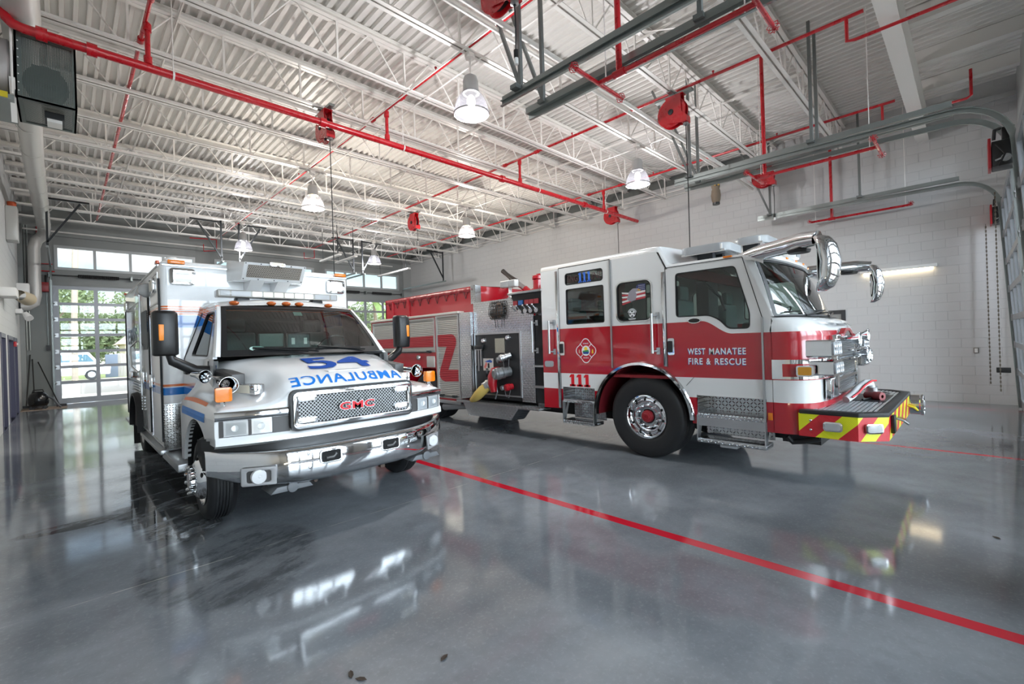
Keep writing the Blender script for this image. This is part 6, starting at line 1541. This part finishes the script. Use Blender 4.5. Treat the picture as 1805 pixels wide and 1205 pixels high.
# bumper
def yb(a): return 4.27+.45*(a/1.235)**3.2
us = [-1.235+2.47*i/36 for i in range(37)]
def brow(off, z, dz=0): return [(AXC+u*(1-.0*off), yb(abs(u))+off, z+dz*(abs(u)/1.235)**5) for u in us]
bp = MB().loft([brow(.12, .745, .03), brow(.02, .76, .03), brow(0, .745, .03), brow(-.012, .70, .03), brow(-.016, .60, .03), brow(-.010, .51, .07), brow(.01, .465, .12), brow(.06, .435, .15), brow(.11, .435, .16)]).build('front_bumper', M_CHROME, am, smooth=60)
MB().loft([brow(.125, .735, .03), brow(.125, .60)]).build('bumper_back', M_BLACK, am)
for x in (1.765, 2.385):
    y = yb(abs(x-AXC)-.05)-.024
    MB().poly(fy(y-.004), rrect(x-.105, x+.105, .59, .715, .03), [rrect(x-.09, x+.09, .603, .702, .022)], t=.03).build('tow_hole_rim', M_CHROME, bp, bevel=.004)
    MB().poly(fy(y+.0), rrect(x-.09, x+.09, .603, .702, .02), t=.004).build('tow_hole', M_BLACKHOLE, bp, smooth=0)
    MB().tube([(x-.05, y-.006, .64), (x+.02, y-.006, .64), (x+.05, y-.006, .67)], .014, n=8).build('tow_hook', M_DKTRIM, bp)
bl = MB()
for x in (1.57, 1.58, 2.30, 2.6, 2.61): bl.sphere((x, yb(abs(x-AXC))-.016, .70 if x in (1.57, 2.6, 2.3) else .575), .014, 10, 6, (1, .5, 1))
bl.each('bumper_bolt', M_CHROME, bp)
for x, sg in ((1.185, 1), (2*AXC-1.185, -1)):
    a = abs(x-AXC); sl = (yb(a+.05)-yb(a-.05))/.1*(-sg); y = yb(a)-.024
    fn = lambda u, v, w, x=x, y=y, sl=sl: (x+u, y+sl*u-w, v)
    MB().poly(fn, rrect(-.12, .12, .485, .64, .012), [rrect(-.085, .085, .51, .615, .02)], t=.03).build('siren_speaker_frame', pm('grey_speaker_frame', 'a5a5a6', .4, .4), bp, bevel=.004)
    MB().poly(lambda u, v, w: fn(u, v, w+.004), rrect(-.085, .085, .51, .615, .02), t=.004).build('speaker_recess', M_DKTRIM, bp, smooth=0)
    MB().lathe([(.062, .0), (.066, -.02), (.06, -.04), (.03, -.048), (.012, -.044), (0, -.05)], (x, y-.0, .562), (sl*-.5*0, 1, 0), n=24).build('speaker_dome', pm('pale_speaker', 'c9cacb', .4), bp)
for x in (1.47, 2.92):
    MB().poly(fy(4.42), [(x-.19, .365), (x+.19, .365), (x+.15, .42), (x-.13, .42)], t=.3).cyl((x-.0, 4.40, .40), (x, 4.42, .40), .05, n=14).build('under_bumper_speaker', pm('dull_grey_metal', '5e6164', .5), am, bevel=.01)
MB().box(1.3, 2.88, 4.55, 5.0, .42, .62).box(1.6, 2.6, 4.62, 11.4, .40, .6).box(1.25, 2.93, 5.3, 5.5, .3, .42).box(1.15, 3.03, 7.3, 11.4, .38, .46).build('chassis', pm('chassis_black', '17181a', .6), am, smooth=0)
MB().loft([brow(.13, .62), brow(.15, .86)]).loft([brow(.155, .62), brow(.3, .70), brow(.3, .86)]).build('bumper_gap_shield', M_BLACK, am)
MB().tube([(1.75, 4.6, .36), (1.75, 4.75, .34), (2.0, 4.8, .38), (2.3, 4.8, .38)], .02, n=8).box(2.45, 2.5, 4.6, 4.66, .33, .42).build('tow_chain_hook', pm('rusty_steel', '5a4a40', .7), am)
# mirrors
for sg in (1, -1):
    x = lambda d: AXC-sg*d
    xa, xb = x(1.46), x(1.25); lo, hi = min(xa, xb), max(xa, xb)
    rings = []
    for z, d in ((1.632, .03), (1.645, .0), (1.75, -.015), (1.95, -.012), (2.06, .0), (2.088, .03)):
        e = .02 if z in (1.632, 2.088) else 0
        rings.append([(lo+e, 5.80, z), (lo+e, 5.70+d, z), (lo+.03+e, 5.66+d, z), ((lo+hi)/2, 5.64+d, z), (hi-.03-e, 5.66+d, z), (hi-e, 5.70+d, z), (hi-e, 5.80, z)])
    mr = MB().loft(rings, closed=True, cap=True).build('mirror_head', M_BLACK, am, bevel=.008, smooth=50)
    MB().box(lo+.02, hi-.02, 5.80, 5.808, 1.66, 2.07).build('mirror_glass', M_CHROME, mr)
    xr = x(1.395); MB().box(xr-.022, xr+.022, 5.632, 5.66, 1.785, 1.945).build('mirror_reflector', pm('orange_reflector', 'f08a1c', .4), mr, bevel=.004)
    xg = x(1.02)
    MB().tube([(x(1.32), 5.74, 1.65), (x(1.30), 5.74, 1.58), (x(1.12), 5.70, 1.47), (xg, 5.68, 1.45), (x(.93), 5.70, 1.46)], .045, n=12, rs=[.04, .05, .055, .065, .06]).box(x(.96)-.03, x(.96)+.03, 5.6, 5.76, 1.40, 1.56).build('mirror_arm', M_BLACK, mr)
# cab interior behind the glass
MB().box(1.15, 3.03, 5.62, 7.05, 1.0, 1.04).box(1.32, 2.86, 7.02, 7.06, 1.0, 2.2).build('cab_lining', pm('grey_cab_lining', '3b3f40', .7), am, smooth=0)
MB().loft([[(1.2, 5.55, 1.60), (2.98, 5.55, 1.60)], [(1.2, 5.9, 1.64), (2.98, 5.9, 1.64)], [(1.2, 6.02, 1.55), (2.98, 6.02, 1.55)], [(1.2, 6.02, 1.1), (2.98, 6.02, 1.1)]]).box(1.93, 2.2, 6.1, 6.7, 1.04, 1.62).build('dashboard', M_INTD, am)
se = MB()
for x in (1.6, 2.6): se.box(x-.26, x+.26, 6.35, 6.8, 1.2, 1.36).box(x-.25, x+.25, 6.75, 6.9, 1.3, 1.9).box(x-.14, x+.14, 6.78, 6.88, 1.9, 2.08)
se.build('cab_seat', pm('grey_seat', '6a6f70', .7), am, bevel=.04)
MB().lathe([(.19, -.012), (.202, 0), (.19, .012), (.18, 0)], (2.6, 6.1, 1.68), (0, .75, .65), n=28, closed=True).tube([(2.6, 6.1, 1.68), (2.6, 5.9, 1.58)], .02, n=6).build('steering_wheel', M_BLACK, am)
tb = MB().box(1.98, 2.28, 6.02, 6.04, 1.66, 1.86).build('laptop', M_BLACK, am, bevel=.01)
MB().box(2.0, 2.26, 6.012, 6.02, 1.68, 1.84).box(2.04, 2.08, 6.005, 6.012, 1.72, 1.80, 1).box(2.19, 2.23, 6.005, 6.012, 1.72, 1.80, 1).build('laptop_screen', [pm('dull_screen', '4d5c60', .3), M_WHITE], tb)
MB().box(1.7, 1.98, 6.1, 6.16, 1.70, 1.86).build('radio_box', pm('grey_radio', '7d8684', .5), am, bevel=.01)
p = aws(.18, .13, -.008); MB().poly(lambda u, v, w: (p[0]+u, p[1]+v*.72-w, p[2]+v*.69), [(.08*math.cos(a*PI/10), .04*math.sin(a*PI/10)) for a in range(20)], t=.001).build('oval_sticker', pm('pale_green_sticker', 'b5d6cf', .5), am, smooth=0)
p = aws(.5, .84, -.008); MB().poly(lambda u, v, w: (p[0]+u, p[1]+v*.72-w, p[2]+v*.69), [(-.05, -.035), (.05, -.035), (.05, .035), (-.05, .035)], t=.001).build('toll_sticker', pm('pale_green_sticker', 'b5d6cf', .5), am, smooth=0)
# ------------------------------------------------------------------ outdoors beyond the glass doors
def m_ground():
    t = NT('outdoor_ground'); o, x, y, z = t.obj()
    n = t.noise(1.2, o, 6); c = lin('c2bfb7')
    far = t.math('GREATER_THAN', y, 27.5); c = t.mix(far, c, lin('8f8c88'))
    c = t.mix(t.math('GREATER_THAN', y, 39.), c, lin('c6c2b8'))
    c = t.mix(t.math('GREATER_THAN', y, 45.), c, lin('7d8a55'))
    c = t.mix(t.math('MULTIPLY', t.ramp(n, .35, .7), .2), c, lin('8a867c'))
    return t.pbr(c, .8)
M_GRD = m_ground()
MB().poly(fz(-.35), [(-70, YB+.25), (90, YB+.25), (90, 120), (-70, 120)], t=.33).st('ground_1', M_GRD, smooth=0)
MB().poly(fz(-.35), [(-70, -60), (90, -60), (90, YF-.25), (-70, YF-.25)], t=.33).st('ground_2', pm('driveway_concrete', 'cbc8c0', .8, var=.1), smooth=0)
# white van
M_VAN = pm('van_white', 'e9eaea', .25, Coat_Weight=.5); M_VGL = pm('van_window', '55707c', .1)
vn = T('parked_van', 'white van parked across the street behind the left glass door', 'van', (-.2, 43.4, 0))
MB().poly(fy(42.4), [(-2.6, .35), (2.3, .35), (2.35, .95), (1.75, 1.12), (1.25, 1.88), (.9, 1.98), (-2.5, 1.98), (-2.6, 1.8)], t=1.9).build('body', M_VAN, vn, bevel=.06)
w = MB()
for a, b in ((-2.4, -1.5), (-1.4, -.45), (-.35, .3)): w.poly(fy(42.385), rrect(a, b, 1.25, 1.75, .06), t=.02)
w.poly(fy(42.385), [(.4, 1.25), (1.5, 1.25), (1.15, 1.75), (.4, 1.75)], t=.02); w.build('window', M_VGL, vn, smooth=0)
for x in (-1.75, 1.35):
    o = MB().lathe([(.2, -.02), (.33, -.03), (.36, 0), (.36, .2), (0, .22)], (x, 42.42, .36), (0, 1, 0), n=20).build('wheel', M_TYRE, vn); MB().lathe([(.2, -.02), (.1, -.04), (0, -.03)], (x, 42.42, .36), (0, 1, 0), n=16).build('rim', M_ALU, o)
# utility pole, fence, house
MB().tube([(.5, 41, -.02), (.55, 41, 4), (.75, 41, 10)], .16, n=12).ob('utility_pole', pm('weathered_pole', '8d8070', .8, var=.2), 'weathered wooden utility pole in front of the white van', 'pole')
f = T('board_fence', 'grey wooden board fence to the right of the white van', 'fence', (5, 45.5, 0))
bm2 = MB(); x = 2.9
while x < 8.4: bm2.box(x, x+.15, 45.5, 45.53, 0, 1.75+.03*math.sin(x*7)); x += .165
bm2.build('boards', pm('grey_boards', '9a948c', .85, var=.2), f, smooth=0)
MB().box(2.2, 2.9, 45.3, 45.55, 0, 1.7).build('gate_panel', pm('slate_panel', '59626e', .7), f)
h = T('house', 'pale single-storey house behind the board fence', 'house', (8, 57, 0))
MB().box(4.0, 12, 54, 60, 0, 2.7).build('wall', pm('cream_siding', 'b9ab92', .8), h, smooth=0)
MB().poly(fy(53.6), [(3.5, 2.6), (12.6, 2.6), (10.5, 4.2), (5.2, 4.2)], t=6.6).build('roof', pm('pale_shingles', 'cbb8a6', .85, var=.15), h, smooth=0)
MB().box(5, 6.0, 53.97, 54.02, 1.3, 2.2).box(7, 8.2, 53.97, 54.02, 1.2, 2.4).build('window', M_VGL, h, smooth=0)
# trees: a trunk and one crown of leaves each
def leaf_mat(n, c, c2):
    t = NT(n); o, x, y, z = t.obj(); pb = t.n('BsdfPrincipled')
    t.set(pb.inputs['Base Color'], t.mix(t.noise(2.5, o, 3), lin(c), lin(c2))); pb.inputs['Roughness'].default_value = .6
    tl = t.n('BsdfTranslucent'); t.set(tl.inputs[0], lin(c2)); mx = t.n('MixShader'); mx.inputs[0].default_value = .35
    t.t.links.new(pb.outputs[0], mx.inputs[1]); t.t.links.new(tl.outputs[0], mx.inputs[2]); t.t.links.new(mx.outputs[0], t.out.inputs[0]); return t.m
M_LEAF = leaf_mat('oak_leaves', '4f5c3c', '87946a'); M_PALM = leaf_mat('palm_leaves', '5b7040', '93a566'); M_BARK = pm('bark', '6b5b4a', .9, var=.3)
def tree(x, y, h, r, lab, name='leafy_tree', n=5000):
    t = T(name, lab, 'tree', (x, y, 0), 'trees beyond the far doors')
    tk = MB().tube([(x, y, 0), (x+.1, y, h*.35), (x-.1, y, h*.6)], .22, n=8, rs=[.28, .22, .12])
    for a in range(4): tk.tube([(x, y, h*.35), (x+.5*r*math.cos(a*1.6), y+.5*r*math.sin(a*1.6), h*.65)], .08, n=6)
    tk.build('trunk', M_BARK, t)
    cr = MB(); cl = [(x+random.uniform(-.7, .7)*r, y+random.uniform(-.5, .5)*r, h*.5+random.uniform(-.3, .4)*h, random.uniform(.35, .6)*r) for _ in range(9)]
    for _ in range(n):
        cx_, cy2, cz2, cr_ = random.choice(cl); d = Vector((random.gauss(0, 1), random.gauss(0, 1), random.gauss(0, 1))).normalized()
        p = Vector((cx_, cy2, cz2))+d*cr_*(random.random()**.4); a = Vector((random.uniform(-1, 1), random.uniform(-1, 1), random.uniform(-1, 1))).normalized()*.22; b = a.orthogonal().normalized()*.13
        cr.add([p-a, p+b, p+a, p-b], [(0, 1, 2, 3)])
    cr.build('crown', M_LEAF, t, smooth=0)
tree(-1.6, 66, 10.5, 4.2, 'broad leafy tree seen at the left of the far left glass door'); tree(5.0, 70, 8.6, 3.6, 'rounded leafy tree above the pale house roof'); tree(13, 70, 9, 3.6, 'leafy tree right of the ambulance rear, beyond the far doors')
tree(24, 52, 6.5, 3.2, 'bushy tree low behind the far right glass door'); tree(33, 64, 6.5, 3.2, 'bushy tree at the right edge of the far right door')
def palm(x, y, h, lab):
    t = T('palm_tree', lab, 'tree', (x, y, 0), 'trees beyond the far doors')
    MB().tube([(x, y, 0), (x+.15, y, h*.5), (x, y, h)], .16, n=10).build('trunk', M_BARK, t)
    fr = MB()
    for k in range(16):
        a = k*2.4; el = random.uniform(-.2, 1.1); pts = []
        for s in range(7): q = s/6*2.1; pts.append(Vector((x+q*math.cos(a)*math.cos(el), y+q*math.sin(a)*math.cos(el), h+q*math.sin(el)-.32*q*q)))
        sd_ = Vector((-math.sin(a), math.cos(a), 0))
        for s in range(6):
            for sg in (-1, 1): fr.add([pts[s], pts[s+1], pts[s+1]+sd_*sg*.38-Vector((0, 0, .2)), pts[s]+sd_*sg*.32-Vector((0, 0, .16))], [(0, 1, 2, 3)])
    fr.build('fronds', M_PALM, t, smooth=0)
for k_, (x_, y_, h_, r_, w_) in enumerate(((-8.5, 74, 8.5, 4.4, 'far left of the far left glass door'), (0.5, 86, 9.5, 4.6, 'behind the utility pole'), (10, 82, 8.5, 4.6, 'behind the house, right of its roof'), (20, 72, 7.5, 4.2, 'behind the palms'), (38, 74, 7, 4.2, 'past the palms by the block wall'))): tree(x_, y_, h_, r_, 'hazy green tree of the far treeline, ' + w_)
palm(23.8, 45, 6.6, 'palm tree seen through the far right glass door'); palm(27, 47, 5.2, 'lower palm tree beside the taller palm in the far right door')

# ------------------------------------------------------------------ daylight
wd = bpy.data.worlds.new('sky'); SC.world = wd; wd.use_nodes = True; nt_ = wd.node_tree; nt_.nodes.clear()
N_ = lambda t: nt_.nodes.new('ShaderNode'+t)
L_ = lambda a, b: nt_.links.new(a, b)
def MR(src, a, b, c=0., d=1.):
    m = N_('MapRange'); m.interpolation_type = 'SMOOTHSTEP'; L_(src, m.inputs[0])
    for i, v in enumerate((a, b, c, d)): m.inputs[i+1].default_value = v
    return m.outputs[0]
def MX(fac, a, b, typ='MIX'):
    m = N_('Mix'); m.data_type = 'RGBA'; m.blend_type = typ
    for i, v in ((0, fac), (6, a), (7, b)):
        if isinstance(v, bpy.types.NodeSocket): L_(v, m.inputs[i])
        else: m.inputs[i].default_value = v
    return m.outputs[2]
out = N_('OutputWorld'); bg = N_('Background'); tc = N_('TexCoord')
sky = N_('TexSky'); sky.sky_type = 'NISHITA'; sky.sun_disc = False; sky.sun_elevation = R(58); sky.sun_rotation = R(90); sky.air_density = 1.2; sky.dust_density = .6
nz = N_('TexNoise'); nz.inputs['Scale'].default_value = 3.2; nz.inputs['Detail'].default_value = 8; nz.inputs['Roughness'].default_value = .55
mp_ = N_('Mapping'); mp_.inputs['Scale'].default_value = (1, 1, 2.4); L_(tc.outputs['Generated'], mp_.inputs['Vector']); L_(mp_.outputs[0], nz.inputs['Vector'])
sx_ = N_('SeparateXYZ'); L_(tc.outputs['Generated'], sx_.inputs[0])
blue = MX(1., sky.outputs[0], (SKY_K, SKY_K, SKY_K, 1), 'MULTIPLY')
base_ = MX(MR(nz.outputs['Fac'], .42, .60), blue, (CLOUD*.95, CLOUD*.98, CLOUD*1.05, 1))
# bright band added low in the forecourt sky to light the hall
gl_ = N_('Math'); gl_.operation = 'MULTIPLY'; L_(MR(sx_.outputs[1], -.15, -.65), gl_.inputs[0]); L_(MR(sx_.outputs[2], .75, .30), gl_.inputs[1])
L_(MX(gl_.outputs[0], base_, (FRONT_FILL*.90, FRONT_FILL*.98, FRONT_FILL*1.12, 1)), bg.inputs[0]); bg.inputs[1].default_value = 1.; L_(bg.outputs[0], out.inputs[0])
sl = bpy.data.lights.new('sun', 'SUN'); sl.energy = SUN; sl.angle = R(.6); sl.color = (1, .96, .9)
so = bpy.data.objects.new('sun', sl); COL.objects.link(so); so.rotation_euler = Vector((-.62, -.04, -.78)).to_track_quat('-Z', 'Y').to_euler(); so.location = (30, 10, 30)
# light portals in the glazed openings (they only guide the sky light)
for (a, b), y, s in [(q, YB+.1, 1) for q in BBAYS]+[(q, YF-.08, -1) for q in BAYS]:
    for z0, z1 in ((.05, 4.1), (4.75, 5.5)):
        ld = bpy.data.lights.new('portal', 'AREA'); ld.shape = 'RECTANGLE'; ld.size = b-a; ld.size_y = z1-z0; ld.cycles.is_portal = True
        lo = bpy.data.objects.new('portal', ld); COL.objects.link(lo); lo.location = ((a+b)/2, y, (z0+z1)/2); lo.rotation_euler = (R(-90), 0, 0) if s > 0 else (R(90), 0, 0)
vs = SC.view_settings; SC.display_settings.display_device = 'sRGB'; vs.view_transform = 'Standard'; vs.look = 'None'; vs.exposure = EXPO; vs.gamma = 1; vs.use_curve_mapping = False
cy = SC.cycles; cy.max_bounces = 10; cy.diffuse_bounces = 5; cy.glossy_bounces = 5; cy.transmission_bounces = 6; cy.transparent_max_bounces = 16
cy.caustics_reflective = False; cy.caustics_refractive = False; cy.sample_clamp_indirect = 8; cy.use_denoising = True
try: cy.denoiser = 'OPENIMAGEDENOISE'; cy.denoising_input_passes = 'RGB_ALBEDO_NORMAL'
except Exception: pass
